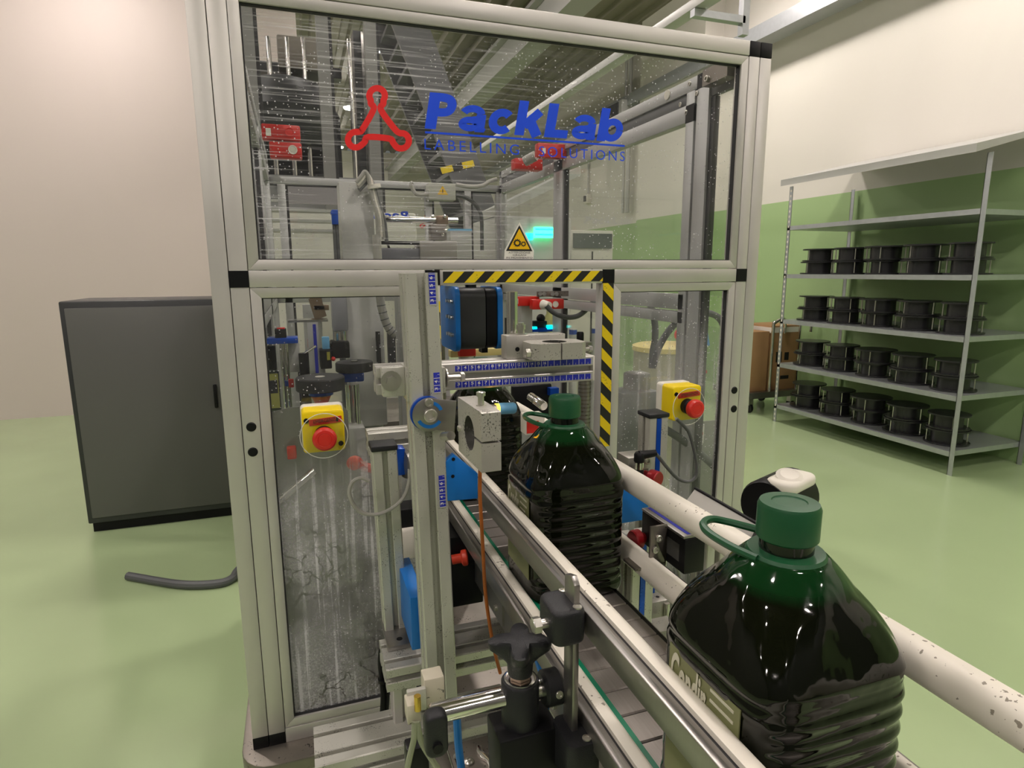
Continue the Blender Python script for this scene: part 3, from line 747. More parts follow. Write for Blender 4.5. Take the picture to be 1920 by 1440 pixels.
def emblem(mapf, w):
    arc = lambda cx, cy, r_, a0, a1, n: [(cx + r_ * math.cos(math.radians(a0 + (a1 - a0) * i / n)), cy - r_ * math.sin(math.radians(a0 + (a1 - a0) * i / n))) for i in range(n + 1)]
    C = [(700.5, 205)] + [(695.5, 195)] + arc(707, 180, 14.5, 215, -35, 12) + [(718.5, 195)] + [(714, 206), (740, 242)] + \
        arc(752, 264, 14.5, 98, -130, 10) + [(737, 268), (730, 260), (690, 257), (684, 266)] + arc(667, 262, 14.5, -25, -265, 11)[1:] + [(674, 247), (680, 242)]
    P = spline([Vector((a, c, 0)) for a, c in C], 4, True); n = len(P); vs = []
    for i in range(n):
        d_ = (P[(i + 1) % n] - P[i - 1]).normalized(); nr = Vector((-d_[1], d_[0], 0))
        vs += [mapf(*(P[i] + nr * w)[:2]), mapf(*(P[i] - nr * w)[:2])]
    b = MB(); b.add(vs, [(2 * i, 2 * i + 1, 2 * ((i + 1) % n) + 1, 2 * ((i + 1) % n)) for i in range(n)]); return b
part(ENC, 'emblem', emblem(lambda u, v: Vector((onp(u, v)[0], YP - .0007, onp(u, v)[2])), 5.9), REDV, smooth=0)
# warning sticker with two gears
def sticker():
    S = lambda u, v, k: Vector((at(u, v, .0105)[0], .0105 - k * .0004, at(u, v, .0105)[2]))
    out = MB().add([S(*q, 1) for q in ((945, 486), (1000, 487), (1001, 470), (974, 416), (946, 469))], [(0, 1, 2, 3, 4)])
    st = part(ENC, 'warning_sticker', out, PAPER, smooth=0)
    part(st, 'black_triangle', MB().add([S(*q, 2) for q in ((948.5, 470.5), (998, 471), (973.5, 422))], [(0, 1, 2)]), INK, smooth=0)
    part(st, 'yellow_triangle', MB().add([S(*q, 3) for q in ((954, 467), (993, 467.5), (973.5, 428.5))], [(0, 1, 2)]), AMBER, smooth=0)
    b = MB()
    for cx, cy, R1, R0, nt in ((969.5, 455.5, 7.6, 5.9, 12), (981, 457.5, 5.2, 3.9, 9)):
        n = nt * 4; ro, ri = [], []
        for i in range(n):
            a = 2 * math.pi * i / n; rr = R1 if (i % 4) < 2 else R0
            ro.append(S(cx + rr * math.cos(a), cy + rr * math.sin(a), 4)); ri.append(S(cx + R0 * .64 * math.cos(a), cy + R0 * .64 * math.sin(a), 4))
        b.add(ro + ri, [(i, (i + 1) % n, n + (i + 1) % n, n + i) for i in range(n)])
    part(st, 'gear_symbol', b, INK, smooth=0)
    for s, u0, u1, v in (('ATTENZIONE', 953, 994, 475.3), ('ORGANI', 961, 986, 479.8), ('IN MOVIMENTO', 949, 998, 484.8)):
        a, c = S(u0, v, 2), S(u1, v, 2)
        part(st, 'sticker_text', text_mb(s, a, X_, Z_, c[0] - a[0], .0032, bold=.0), INK, smooth=0)
sticker()

# sides and rear of the guard
SX0, SX1 = XR0 + .001, XR0 + .027
def sidebox(name, x0, x1, y0, y1, z0, z1, m=ALUI): return part(ENC, name, MB().box(x0, x1, y0, y1, z0, z1), m, bevel=.001)
YR = 1.7
for x0, x1, sgn in ((SX0, SX1, 1), (XL1 + .001, XL0 - .001, -1)):
    zt = 2.055 if sgn > 0 else 2.07
    sidebox('side_rail', x0, x1, .031, YR, zt - .03, zt)
    sidebox('side_rail', x0, x1, .19, YR, zt - .098, zt - .058)
    sidebox('side_gasket', x0 + .006, x1 - .006, .031, YR, zt - .058, zt - .03, mat('grey_seal', (.14, .14, .145), .5))
    sidebox('side_rail', x0, x1, .2, YR, 1.465, 1.495); sidebox('side_rail', x0, x1, .2, YR, 1.50, 1.54)
    sidebox('side_rail', x0, x1, .031, YR, ZB, ZB + .03)
    ys = [atX(u, 300, .93)[1] for u in (1322, 1300, 1296, 1281, 1054, 1037)]
    for a, c in ((ys[0], ys[1]), (ys[2], ys[3]), (ys[4], ys[5])):
        po = sidebox('side_post', x0, x1, a, max(c, a + .028), ZB + .03, zt - .03)
        sidebox('side_gasket', x0 + .006, x1 - .006, a - .016, a, ZB + .03, zt - .06, GASKET)
        if a < .5:
            xa = x0 if sgn > 0 else x1
            part(po, 'joint_cap', MB().box(x0 - .001, x1 + .001, a, max(c, a + .028), zt - .1 if a > ys[0] + .01 else zt - .032, zt - .06 if a > ys[0] + .01 else zt + .0), BLACK)
    sidebox('corner_post', x0, x1, YR - .03, YR, ZB, zt)
    part(ENC, 'side_pane', MB().box((x0 + x1) / 2 - .002, (x0 + x1) / 2 + .002, .04, YR - .03, 1.54, zt - .06), PANE_BK, smooth=0)
    part(ENC, 'side_pane', MB().box((x0 + x1) / 2 - .002, (x0 + x1) / 2 + .002, .04, YR - .03, ZB + .03, 1.465), PANE_BK, smooth=0)
for u, v in ((1323, 145), (1293, 157), (1307, 175), (1276, 196), (1287, 211)):
    q = atX(u, v, SX0); socket_screw(ENC, (SX0, q[1], q[2]), (-1, 0, 0), .006, .002)
q = atX(1252, 178, SX0); part(ENC, 'cover_plug', MB().cyl((SX0, q[1], q[2]), (SX0 - .003, q[1], q[2]), .012, n=20), WPL)
q = atX(1345, 125, SX0 - .002)
part(ENC, 'corner_bracket', MB().box(SX0 - .03, SX0 - .001, .033, .12, 2.01, 2.045), STEELD)
socket_screw(ENC, (SX0 - .03, .1, 2.022), (-1, 0, 0), .007, .006)
zr = 1.995
sidebox('rear_rail', XL1, XR1, YR, YR + .03, zr - .03, zr)
sidebox('rear_rail', XL1, XR1, YR, YR + .03, 1.47, 1.53)
sidebox('rear_rail', XL1, XR1, YR, YR + .03, ZB, ZB + .03)
sidebox('rear_gasket', XL0, XR0, YR + .005, YR + .02, zr - .036, zr - .03, GASKET)
for u in (532, 878, 805):
    x = at(u, 420, YR)[0]; sidebox('rear_post', x - .016, x + .016, YR, YR + .03, ZB + .03, zr - .03)
    sidebox('rear_gasket', x + .016, x + .026, YR + .008, YR + .02, ZB + .03, zr - .036, GASKET)
for x in (XL1 + .01, SX0 + .005):
    sidebox('rear_post', x - .02, x + .02, YR, YR + .03, ZB + .03, zr - .03)
RP = part(ENC, 'rear_pane', MB().box(XL0, XR0, YR + .012, YR + .016, 1.53, zr - .036), PANE_BK, smooth=0)
YB = YR + .0165
a, c = at(768, 405, YB), at(690, 405, YB)
part(RP, 'rear_lettering', heavy_word(lambda u_, v_: Vector((a[0] - u_ * (a[0] - c[0] + .09) / WW, YB + .0006, at(735, 411, YB)[2] + v_ * .036)))[0], BLUEV, smooth=0)
E0 = at(800, 415, YB)
part(RP, 'rear_emblem', emblem(lambda u, v: Vector((E0[0] - (u - 707) * .0005, YB + .0005, E0[2] - (v - 222) * .0005)), 6), REDV, smooth=0)

# base plate and cabinet under the guard
BC = thing('machine_base', 'stainless steel base table with rounded corners carrying the guard', 'machine base', (.41, .85, 0))
w, dp = 1.17, 1.86
part(BC, 'table_plate', MB().prism(rrect(w, dp, .06), (.43, .877, ZB - .028), X_, Y_, Z_ * .028), STEELD, bevel=.004)
part(BC, 'cabinet', MB().box(-.11, .96, .03, 1.72, .12, ZB - .028), GREYPL, bevel=.006)
for xx in (-.05, .9):
    for yy in (.1, 1.65): part(BC, 'levelling_foot', MB().lathe([(.05, 0), (.05, .015), (.015, .03), (.015, .125)], (xx, yy, 0), n=16), STEEL)

# emergency stop boxes on the panes
def estop(u, v, label, blot):
    c = at(u, v, -.052); cx, cz = c[0], c[2]
    t = thing('emergency_button', label, 'emergency button', (cx, .0, cz - .036))
    h = .0355
    part(t, 'box', MB().prism(rrect(2 * h, 2 * h + .004, .007), (cx, .0115, cz), X_, Z_, Y_ * -.0635), YEL, bevel=.003)
    part(t, 'back_plate', MB().prism(rrect(2 * h + .003, 2 * h + .007, .007), (cx, .012, cz), X_, Z_, Y_ * -.022), WPL, bevel=.002)
    lb = part(t, 'label_plate', MB().obox((cx + .004, -.0525, cz + .019), Vector((.0275, 0, .0018)), Y_ * .0006, Vector((-.0004, 0, .0055))), REDL)
    part(lb, 'label_text', text_mb('EMERGENZA', (cx - .016, -.0533, cz + .0155), Vector((.998, 0, .065)), Vector((-.065, 0, .998)), .042, .0062, bold=.0), INK, smooth=0)
    if blot: part(lb, 'ink_blot', MB().box(cx + .022, cx + .0255, -.0536, -.053, cz + .0165, cz + .024), INK)
    for sx, sz in ((-1, 1), (1, -1)):
        if sx > 0 or True: socket_screw(t, (cx + sx * .028, -.052, cz + sz * (.024 if sz < 0 else .0215)), (0, -1, 0), .0045, .0015, m=BLACK)
    part(t, 'collar', MB().lathe([(.0165, 0), (.0165, .012), (.0135, .014), (.0135, .024)], (cx, -.052, cz - .006), (0, -1, 0)), BLACK)
    part(t, 'push_button', MB().lathe([(.0155, 0), (.0198, .002), (.0205, .006), (.0198, .011), (.0165, .0145), (.0118, .0153), (.0112, .0147), (.0106, .0152), (.0002, .0156)], (cx, -.075, cz - .006), (0, -1, 0), n=36), RED)
    ring = [(cx + .040 * math.cos(a), -.060, cz - .006 + .040 * math.sin(a)) for a in [2 * math.pi * i / 40 for i in range(40)]]
    rg = part(t, 'guard_ring', MB().tube(ring, .0007, n=6, closed=True, smooth=0), mat('ring_edge', (.7, .7, .66), .2), label='thin clear plastic collar')
    part(rg, 'clear_disc', MB().cyl((cx, -.0602, cz - .006), (cx, -.0598, cz - .006), .0398, n=40), CLEAR, smooth=0)
estop(607, 809, 'yellow emergency stop box with red button on the stained pane', True)
estop(1288, 756, 'yellow emergency stop box with red button on the streaked pane', False)

def D(u, v, d): return CAM + ray(u, v) * d
# ------------------------------------------------------------------ conveyor, guide rails, bottles
BZ = 1.150; BX0, BX1 = .288, .402; CXM = .362
CV = thing('slat_conveyor', 'steel slat chain conveyor carrying the oil bottles through the guard', 'conveyor', (.37, -.3, .6))
pl = MB().prism([(0, 0), (.0368, 0), (.0368, .004), (.0355, .0055), (.0013, .0055), (0, .004)], (BX0, 0, BZ - .0055), Y_, Z_, X_ * (BX1 - BX0))
first = None; y = -1.42
while y < .55:
    if first is None:
        first = part(CV, 'link_plate', pl, BELT); first.location = (0, y, 0); src = first
    else:
        o = src.copy(); COL.objects.link(o); o.parent = CV; o.location = (0, y, 0)
    y += .0381
part(CV, 'chain_bed', MB().box(BX0 + .02, BX1 - .02, -1.45, .56, BZ - .03, BZ - .006), BLACK)
part(CV, 'wear_strip', MB().box(BX0 - .007, BX0 - .0005, -1.45, .55, BZ - .02, BZ + .001), GREENST, label='green plastic wear strip')
part(CV, 'wear_strip', MB().box(BX1 + .0005, BX1 + .006, -1.45, .55, BZ - .02, BZ - .001), BLACK)
for x0, x1 in ((BX0 - .011, BX0 - .0075), (BX1 + .0065, BX1 + .010)):
    part(CV, 'side_plate', MB().box(x0, x1, -1.45, .55, BZ - .11, BZ - .004), STEEL)
part(CV, 'return_tray', MB().box(BX0 - .007, BX1 + .006, -1.45, .55, BZ - .11, BZ - .105), STEELD)
for yy in (-1.2, .4):
    part(CV, 'support_leg', MB().box(BX0, BX0 + .04, yy - .02, yy + .02, 0 if yy < 0 else ZB, BZ - .11), ALU)
    part(CV, 'support_leg', MB().box(BX1 - .04, BX1, yy - .02, yy + .02, 0 if yy < 0 else ZB, BZ - .11), ALU)
for i, yy in enumerate((-.28, -.52, -.80)):
    pb_ = part(CV, 'joint_plate', MB().box(BX0 - .0145, BX0 - .011, yy - .03, yy + .03, BZ - .10, BZ - .02), STEEL)
    for zz in (BZ - .085, BZ - .035): socket_screw(CV, (BX0 - .0145, yy, zz), (-1, 0, 0), .005, .004)
def guide(xf, zc, side, y0, y1, hgt, label, steel=True):
    """side -1: strip faces +X (stands at the left of the bottles), +1: strip faces -X"""
    s = -side; n = 10
    t = thing('guide_rail', label, 'guide rail', (xf, (y0 + y1) / 2, zc - hgt / 2))
    sec = [(-.019, -hgt / 2), (-.011, -hgt / 2)] + [(-.011 + .011 * math.cos(a), hgt / 2 * math.sin(a)) for a in [math.pi * (i / n - .5) for i in range(1, n)]] + [(-.011, hgt / 2), (-.019, hgt / 2)]
    part(t, 'white_strip', MB().prism(sec, (xf, y0, zc), X_ * s, Z_, Y_ * (y1 - y0)), WHITE)
    h = hgt / 2 - .002
    if side > 0: h -= .009
    ch = [(-.021, -h), (-.034, -h), (-.034, h), (-.027, h + .0), (-.027, h - .0025), (-.021, h - .0025)]
    part(t, 'steel_channel', MB().prism(ch, (xf, y0, zc), X_ * s, Z_, Y_ * (y1 - y0)), STEEL, bevel=.0012)
    part(t, 'black_seal', MB().box(xf - s * .0188, xf - s * .0212, y0, y1, zc - h, zc + h - .003), GASKET)
    return t
guide(.277, 1.266, -1, -1.42, -.02, .028, 'raised white plastic guide rail on steel channel held by the black clamp')
guide(.2795, 1.150, -1, -1.42, -.0, .028, 'low white plastic guide rail above the green wear strip')
guide(.428, 1.300, 1, -1.42, .10, .033, 'raised white plastic guide rail above the blue plate')
guide(.428, 1.190, 1, -1.42, .10, .033, 'low white plastic guide rail above the bed block')

def bottle(cx, cy, label, ha, z0=BZ):
    t = thing('oil_bottle', label, 'bottle', (cx, cy, z0), 'dark green oil bottles on the conveyor')
    N_, A, Bq, K = 96, .0715, .0705, .879
    sq = lambda pr_: [(r0, h0 * K) for r0, h0 in pr_]
    prof = []
    for i in range(0, 97): prof.append(.268 * i / 96)
    P = []
    def size(z):
        if z < .012: k = .90 + .10 * math.sqrt(max(0, 1 - (1 - z / .012) ** 2)); return A * k, Bq * k, 5.0
        if z < .178: return A, Bq, 5.0
        s = (z - .178) / (.268 - .178)
        e = math.cos(min(1, s * .93) * math.pi / 2) ** .78
        r_ = .0215
        return r_ + (A - r_) * e, r_ + (Bq - r_) * e, 5.0 - 3.0 * min(1, s * 1.4)
    for z in prof:
        a, b_, ex = size(z)
        for k in range(N_):
            th = 2 * math.pi * k / N_; c, s = math.cos(th), math.sin(th)
            x = math.copysign(abs(c) ** (2 / ex), c) * a; y = math.copysign(abs(s) ** (2 / ex), s) * b_
            m_ = 1.0
            wy = min(1, max(0, (abs(s) - .55) / .2))                      # ribbed on the two faces along the belt
            if .022 < z < .186:
                m_ -= .026 * wy * (0.5 + .5 * math.cos((z - .022) / .0165 * 2 * math.pi))
                wl = min(1, max(0, (abs(c) - .70) / .1)); inside = min(1, (z - .022) / .004, (.165 - z) / .004) if z < .165 else 0
                m_ -= .012 * wl * max(0, inside)
            if .165 < z < .19: m_ -= .03 * math.exp(-((z - .178) / .0032) ** 2)
            if .186 < z < .262:                                          # fluted shoulder
                g = math.sin(math.pi * (z - .186) / .076); m_ -= .05 * g * (abs(math.cos(2 * th)) ** 6)
                m_ -= .016 * g * (.5 + .5 * math.cos(16 * th))
            P.append(Vector((cx + x * m_, cy + y * m_, z0 + z * K)))
    b = MB(); M_ = len(prof)
    fs = [(j * N_ + i, j * N_ + (i + 1) % N_, (j + 1) * N_ + (i + 1) % N_, (j + 1) * N_ + i) for j in range(M_ - 1) for i in range(N_)]
    b.add(P, fs + [tuple(range(N_))[::-1], tuple(range((M_ - 1) * N_, M_ * N_))])
    part(t, 'body', b, PET, smooth=60)
    part(t, 'neck', MB().lathe(sq([(.0215, .262), (.0200, .268), (.0200, .285)]), (cx, cy, z0)), mat('dark_neck_plastic', (.003, .006, .003), .1))
    b = MB()
    b.lathe(sq([(.0218, .2820), (.0229, .2835), (.0229, .3105), (.0214, .3145), (.013, .3150), (.0125, .3140), (.0002, .3140)]), (cx, cy, z0), n=40)
    part(t, 'cap', b, CAPG)
    # carrying ring with its folded loop
    part(t, 'handle_ring', MB().lathe(sq([(.0205, .2660), (.0280, .2650), (.0295, .2680), (.0280, .2710), (.0205, .2720)]), (cx, cy, z0), n=36), CAPG)
    dx, dy = math.cos(ha), math.sin(ha); nx, ny = -dy, dx
    lp = [(cx + dx * a + nx * c, cy + dy * a + ny * c, z0 + .2680 * K + dz) for a, c, dz in ((.010, .027, 0), (.034, .023, .001), (.056, .016, .003), (.066, .007, .005), (.066, -.007, .005), (.056, -.016, .003), (.034, -.023, .001), (.010, -.027, 0))]
    part(t, 'handle_loop', MB().tube(lp, .0033, n=8), CAPG)
    # paper label on the face across the belt
    xl = cx - A * .9885 - .0006; w = .043
    lab = part(t, 'label', MB().box(xl, xl + .001, cy - w, cy + w, z0 + .03, z0 + .148), LABELM)
    part(lab, 'label_brand', text_mb('Condir', (xl - .0002, cy + w - .004, z0 + .112), -Y_, Z_, .046, .033, shear=.1, bold=.03), LABELT, smooth=0)
    b = MB()
    for i in range(6):
        zz = z0 + .143 - i * .0085; b.box(xl - .0006, xl, cy + w - .054, cy - w + .006 + (.006 if i % 3 == 2 else 0), zz - .0022, zz)
    for i in range(3):
        zz = z0 + .098 - i * .014; b.box(xl - .0006, xl, cy + w - .008 - .01 * i, cy + w - .05, zz - .003, zz)
    part(lab, 'label_print', b, LABELT)
    return t
bottle(.349, -.372, 'dark green oil bottle between the guide rails before the opening', math.radians(122))
bottle(.345, -.800, 'dark green oil bottle following behind, beside the black rail clamp', math.radians(115))
bottle(.349, .040, 'dark green oil bottle inside the guard opening under the cross beam', math.radians(100))

# ------------------------------------------------------------------ sensor stand in front of the opening
S40 = tslot(.04, .04); S45 = tslot(.045, .045, slot=.010)
YB0 = -.285                                                  # front face of the cross beam
pT, pB = at(783, 512, -.3125), at(826, 1320, -.3125)
SS = thing('sensor_stand', 'worn aluminium stand with upright post, cross beam and blue scales', 'sensor stand', (pB[0], -.31, .94))
up_ = (pT - pB).normalized()
part(SS, 'upright', MB().bar(S45, pB, pT, (0, 1, 0)), ALUD)
ux_ = Vector((up_[2], 0, -up_[0]))
def onpost(v): # point of the post front at the height of pixel row v
    s = (at(800, v, -.335)[2] - pB[2]) / (pT[2] - pB[2]); return pB + (pT - pB) * s + Vector((0, -.0228, 0))
def scale_tape(par, o, ux, uy, length, w, step, digits, worn=1.0):
    n_ = ux.cross(uy).normalized(); base = part(par, 'scale_tape', MB().prism([(0, 0), (length, 0), (length, w), (0, w)], o, ux, uy, n_ * .0004), BLUESC, smooth=0)
    b = MB(); k = int(length / step)
    for i in range(k + 1):
        a = o + ux * (i * step) + n_ * .0005; b.prism([(0, 0), (.0007, 0), (.0007, w), (0, w)], a, ux, uy, n_ * .0001)
        a2 = a + ux * step * .5; b.prism([(0, 0), (.0004, 0), (.0004, w * .35), (0, w * .35)], a2, ux, uy, n_ * .0001)
    part(base, 'scale_ticks', b, PAPER, smooth=0)
    for i in range(min(k, digits)):
        part(base, 'scale_digit', text_mb(str((i + 3) % 40), o + ux * (i * step + step * .35) + uy * (w * .4), ux, uy, step * .38, w * .5, bold=.02, depth=.0006), PAPER, smooth=0)
for v0, v1 in ((512, 572), (700, 738), (895, 955)):
    a, c = onpost(v1), onpost(v0); m_ = ux_ * .0115
    scale_tape(SS, a + ux_ * .0185, up_, -ux_, (c - a).length, .0085, .010, 6)
# cross beam
zf0, zf1 = at(850, 731, YB0)[2], at(850, 682, YB0)[2]; zc = (zf0 + zf1) / 2
xa, xb = at(706, 707, YB0)[0], at(1112, 690, YB0)[0]
part(SS, 'cross_beam', MB().bar(S40, (xa, YB0 + .02, zc), (xb, YB0 + .02, zc), (0, 0, 1)), ALU)
xs0 = at(852, 700, YB0)[0]
for zz in (zc + .0075, zc - .0165): scale_tape(SS, Vector((xs0, YB0 - .0003, zz)), X_, Z_, xb - xs0 - .003, .0085, .0105, 14)
part(SS, 'end_cap', MB().box(xb, xb + .003, YB0, YB0 + .04, zc - .02, zc + .02), WPL, bevel=.001)
# clamp at the free end
b = MB(); q0, q1 = at(716, 690, YB0 - .02), at(766, 742, YB0 - .02)
part(SS, 'clamp_block', MB().box(q0[0], q1[0] - .004, YB0 - .02, YB0 - .001, q1[2], q0[2]), ALUD, bevel=.0015)
part(SS, 'clamp_cheek', MB().box(q1[0] - .004, q1[0], YB0 - .034, YB0 + .02, q1[2] - .006, q0[2]), ALUD, bevel=.001)
q = at(733, 714, YB0 - .02); hex_bolt(SS, (q[0], YB0 - .02, q[2]), (0, -1, 0), .0075, .006)
q0, q1 = at(826, 689, YB0 - .03), at(836, 737, YB0 - .03)
part(SS, 'angle_plate', MB().box(q0[0], q1[0], YB0 - .03, YB0 - .001, q1[2], q0[2]), ALUD, bevel=.001)
q = at(836, 709, YB0 - .02); hex_bolt(SS, (q[0], YB0 - .018, q[2]), (1, 0, 0), .007, .005, washer=True, shank=.022)
# split clamp and block on top of the beam
zt = zc + .02
q0, q1 = at(948, 640, YB0 + .012), at(1058, 640, YB0 + .012)
tb = part(SS, 'top_block', MB().box(q0[0], q1[0], YB0 + .008, YB0 + .034, zt, zt + .036), CAST, bevel=.0012)
q = at(970, 648, YB0 + .008); part(SS, 'tapped_hole', MB().cyl((q[0], YB0 + .0083, zt + .015), (q[0], YB0 + .0075, zt + .015), .0035, n=14), BLACK)
q = at(977, 620, YB0 + .02)
part(SS, 'stud', MB().lathe([(.010, 0), (.010, .0015), (.0055, .0015), (.0055, .008), (.0075, .008), (.0075, .015), (.0045, .015), (.0045, .018)], (q[0], YB0 + .02, zt + .036), n=12), ZINC)
part(SS, 'steel_pin', MB().cyl((q[0] - .004, YB0 + .05, zt + .03), (q[0] - .004, YB0 + .05, zt + .10), .009, n=16), CHROME)
def ring_block(o, ux, uy, dz, w, h, r_, slit, ch, ang):
    """block w x h with a round hole, slit open towards the angle ang, pushed along dz"""
    o, ux, uy, dz = Vector(o), Vector(ux), Vector(uy), Vector(dz); n = 48; a0 = math.asin(slit / r_); R_, Q_ = [], []
    cor = [math.atan2(y_, x_) for x_, y_ in ((w / 2, h / 2 - ch), (w / 2 - ch, h / 2), (-w / 2 + ch, h / 2), (-w / 2, h / 2 - ch), (-w / 2, -h / 2 + ch), (-w / 2 + ch, -h / 2), (w / 2 - ch, -h / 2), (w / 2, -h / 2 + ch))]
    ts = sorted([a0 + (2 * math.pi - 2 * a0) * i / n for i in range(n + 1)] + [(c_ - ang) % (2 * math.pi) for c_ in cor if a0 < (c_ - ang) % (2 * math.pi) < 2 * math.pi - a0])
    for t0 in ts:
        t = t0 + ang; cs, sn = math.cos(t), math.sin(t); k = 1e9
        for nx, ny, dd in ((1, 0, w / 2), (-1, 0, w / 2), (0, 1, h / 2), (0, -1, h / 2), (.7071, .7071, (w / 2 + h / 2 - ch) * .7071), (-.7071, .7071, (w / 2 + h / 2 - ch) * .7071), (.7071, -.7071, (w / 2 + h / 2 - ch) * .7071), (-.7071, -.7071, (w / 2 + h / 2 - ch) * .7071)):
            den = nx * cs + ny * sn
            if den > 1e-6: k = min(k, dd / den)
        R_.append((k * cs, k * sn)); Q_.append((r_ * cs, r_ * sn))
    e = Vector((-math.sin(ang), math.cos(ang)))          # keep the slit faces parallel
    for L_, sg in ((0, 1), (-1, -1)):
        p = Vector(R_[L_]); off = p.dot(e); p = p + e * (sg * slit - off); R_[L_] = (p[0], p[1])
    m_ = len(ts); P = [o + ux * a + uy * c_ for a, c_ in R_ + Q_]; P += [q + dz for q in P]; fs = []
    for i in range(m_ - 1):
        fs += [(i, i + 1, m_ + i + 1, m_ + i)[::-1], (2 * m_ + i, 2 * m_ + i + 1, 3 * m_ + i + 1, 3 * m_ + i), (i, i + 1, 2 * m_ + i + 1, 2 * m_ + i), (m_ + i, m_ + i + 1, 3 * m_ + i + 1, 3 * m_ + i)[::-1]]
    fs += [(0, m_, 3 * m_, 2 * m_)[::-1], (m_ - 1, 2 * m_ - 1, 4 * m_ - 1, 3 * m_ - 1)]
    if ux.cross(uy).dot(dz) < 0: fs = [q[::-1] for q in fs]
    b = MB(); b.add(P, fs); return b
q0, q1 = at(988, 655, YB0 - .02), at(1088, 655, YB0 - .02)
part(SS, 'ring_clamp', ring_block(((q0[0] + q1[0]) / 2, YB0 - .0205, zt + .004), X_, Y_, Z_ * .024, q1[0] - q0[0], .056, .0185, .0012, .010, -math.pi / 2), CAST)
BORE = mat('stained_bore', (.06, .058, .052), .5, .3, var=.5, scale=120, dirt=1.2, dscale=500, dirtcol=(.3, .29, .27))
def bore(c_, ax, r_, ln):
    b = MB(); b.cyl(Vector(c_), Vector(c_) + Vector(ax) * ln, r_, n=36, caps=False); b.f = [q[::-1] for q in b.f]
    return part(SS, 'clamp_bore', b, BORE)
bore(((q0[0] + q1[0]) / 2, YB0 - .0205, zt + .005), (0, 0, 1), .0182, .0225)
hex_bolt(SS, (q0[0] - .001, YB0 - .034, zt + .014), (-1, 0, 0), .007, .006, washer=False)
hex_bolt(SS, (q1[0] + .001, YB0 - .034, zt + .016), (1, 0, 0), .005, .005, washer=False, shank=.006)
# swivel plate with two curved slots, blue spacer and split sensor clamp
YS = -.345
c = at(806, 778, YS); R = at(838, 778, YS)[0] - c[0]
arm0, arm1 = at(856, 752, YS), at(852, 810, YS)
out = [(R * math.cos(t), R * math.sin(t)) for t in [math.radians(62 + (290 - 62) * i / 24) for i in range(25)]]
out += [(arm1[0] - c[0], arm1[2] - c[2]), (arm0[0] - c[0], arm0[2] - c[2])]
sw = part(SS, 'swivel_plate', MB().prism(out, c, X_, Z_, Y_ * .004), STEEL, bevel=.0006)
part(SS, 'spacer_disc', MB().cyl((c[0] - .002, YS + .004, c[2] + .001), (c[0] - .002, -.335, c[2] + .001), R * 1.01, n=36), BLUE)
for a0, a1 in ((20, 75), (205, 325)):
    b = MB(); k = 14; vs = []
    for i in range(k + 1):
        t = math.radians(a0 + (a1 - a0) * i / k)
        for rr in (R * .60, R * .80): vs.append((c[0] + rr * math.cos(t), YS - .0004, c[2] + rr * math.sin(t)))
    b.add(vs, [(2 * i, 2 * i + 1, 2 * i + 3, 2 * i + 2) for i in range(k)]); part(sw, 'curved_slot', b, BLUEP, smooth=0)
socket_screw(SS, (c[0], YS, c[2]), (0, -1, 0), .0095, .008)
socket_screw(SS, (c[0] - .001, YS, c[2] + R * .74), (0, -1, 0), .006, .006)
TL, TR, TQ = D(858, 742, .79), D(902, 776, .70), D(937, 778, .712)
TR[2] = TL[2] = TQ[2] = (TL[2] + TR[2]) / 2
av = (TR - TL); aw = av.length; av.normalize(); cv = TQ - TR; cv -= av * cv.dot(av); cw = .024; cv = cv.normalized() * cw
hz = .072
mid = TL + av * (aw / 2) - Z_ * (hz / 2)
part(SS, 'sensor_clamp', ring_block(mid, av, Z_, cv, aw, hz, .0215, .0014, .0012, 0.0), CAST)
bore(mid + cv * .03, cv.normalized(), .0212, cw * .95)
q = TL + av * (aw * .62) + cv * .5
part(SS, 'clamp_screw', MB().lathe([(.0062, 0), (.0062, .005), (.0038, .005), (.0038, .016), (.0058, .016), (.0058, .020), (.004, .021)], q + Z_ * -.004, n=12), ZINC)
socket_screw(SS, TL + av * .008 - Z_ * .04, -cv, .004, .003)
part(SS, 'spacer_bolt', MB().cyl(at(832, 818, -.37), at(846, 817, -.40), .006, n=10), ZINC)
# blue holder plate under the clamp, with brown cable
YP2 = -.335
P = [at(u, v, YP2) for u, v in ((836, 866), (851, 852), (896, 888), (896, 935), (839, 940))]
hp = thing('blue_sensor_holder', 'flat sky blue holder plate hanging beside the upright', 'sensor holder', (P[3][0], YP2, P[4][2]))
part(hp, 'plate', MB().prism([(q[0], q[2]) for q in P], (0, YP2, 0), X_, Z_, Y_ * .012), BLUEP, bevel=.001)
for u, v in ((850, 861), (849, 893)):
    q = at(u, v, YP2); part(hp, 'hole', MB().cyl((q[0], YP2 + .0005, q[2]), (q[0], YP2 - .0004, q[2]), .0026, n=14), BLACK)
pts = [at(u, v, y_) for u, v, y_ in ((900, 880, -.40), (900, 930, -.40), (903, 985, -.395), (906, 1040, -.39), (910, 1110, -.385), (918, 1170, -.385), (926, 1215, -.385), (938, 1262, -.38))]
single('sensor_cable', 'orange brown cable hanging down from the split clamp', 'cable', MB().tube(pts, .0026, n=8), BROWNC)
a, c = at(918, 767, -.29), at(968, 765, -.285)
ps = thing('photo_sensor', 'small blue cylindrical light sensor with glowing orange lamp', 'sensor', (c[0], -.29, c[2] - .01))
dv = (c - a).normalized()
part(ps, 'threaded_nose', MB().cyl(a - dv * .012, a + dv * .014, .007, n=14), ZINC)
part(ps, 'body', MB().lathe([(.0075, 0), (.0088, .002), (.0088, .026), (.0078, .028)], a + dv * .014, dv, n=18), BLUELT)
part(ps, 'lamp_band', MB().cyl(a + dv * .010, a + dv * .0142, .0080, n=18), ORL, label='glowing orange lamp')
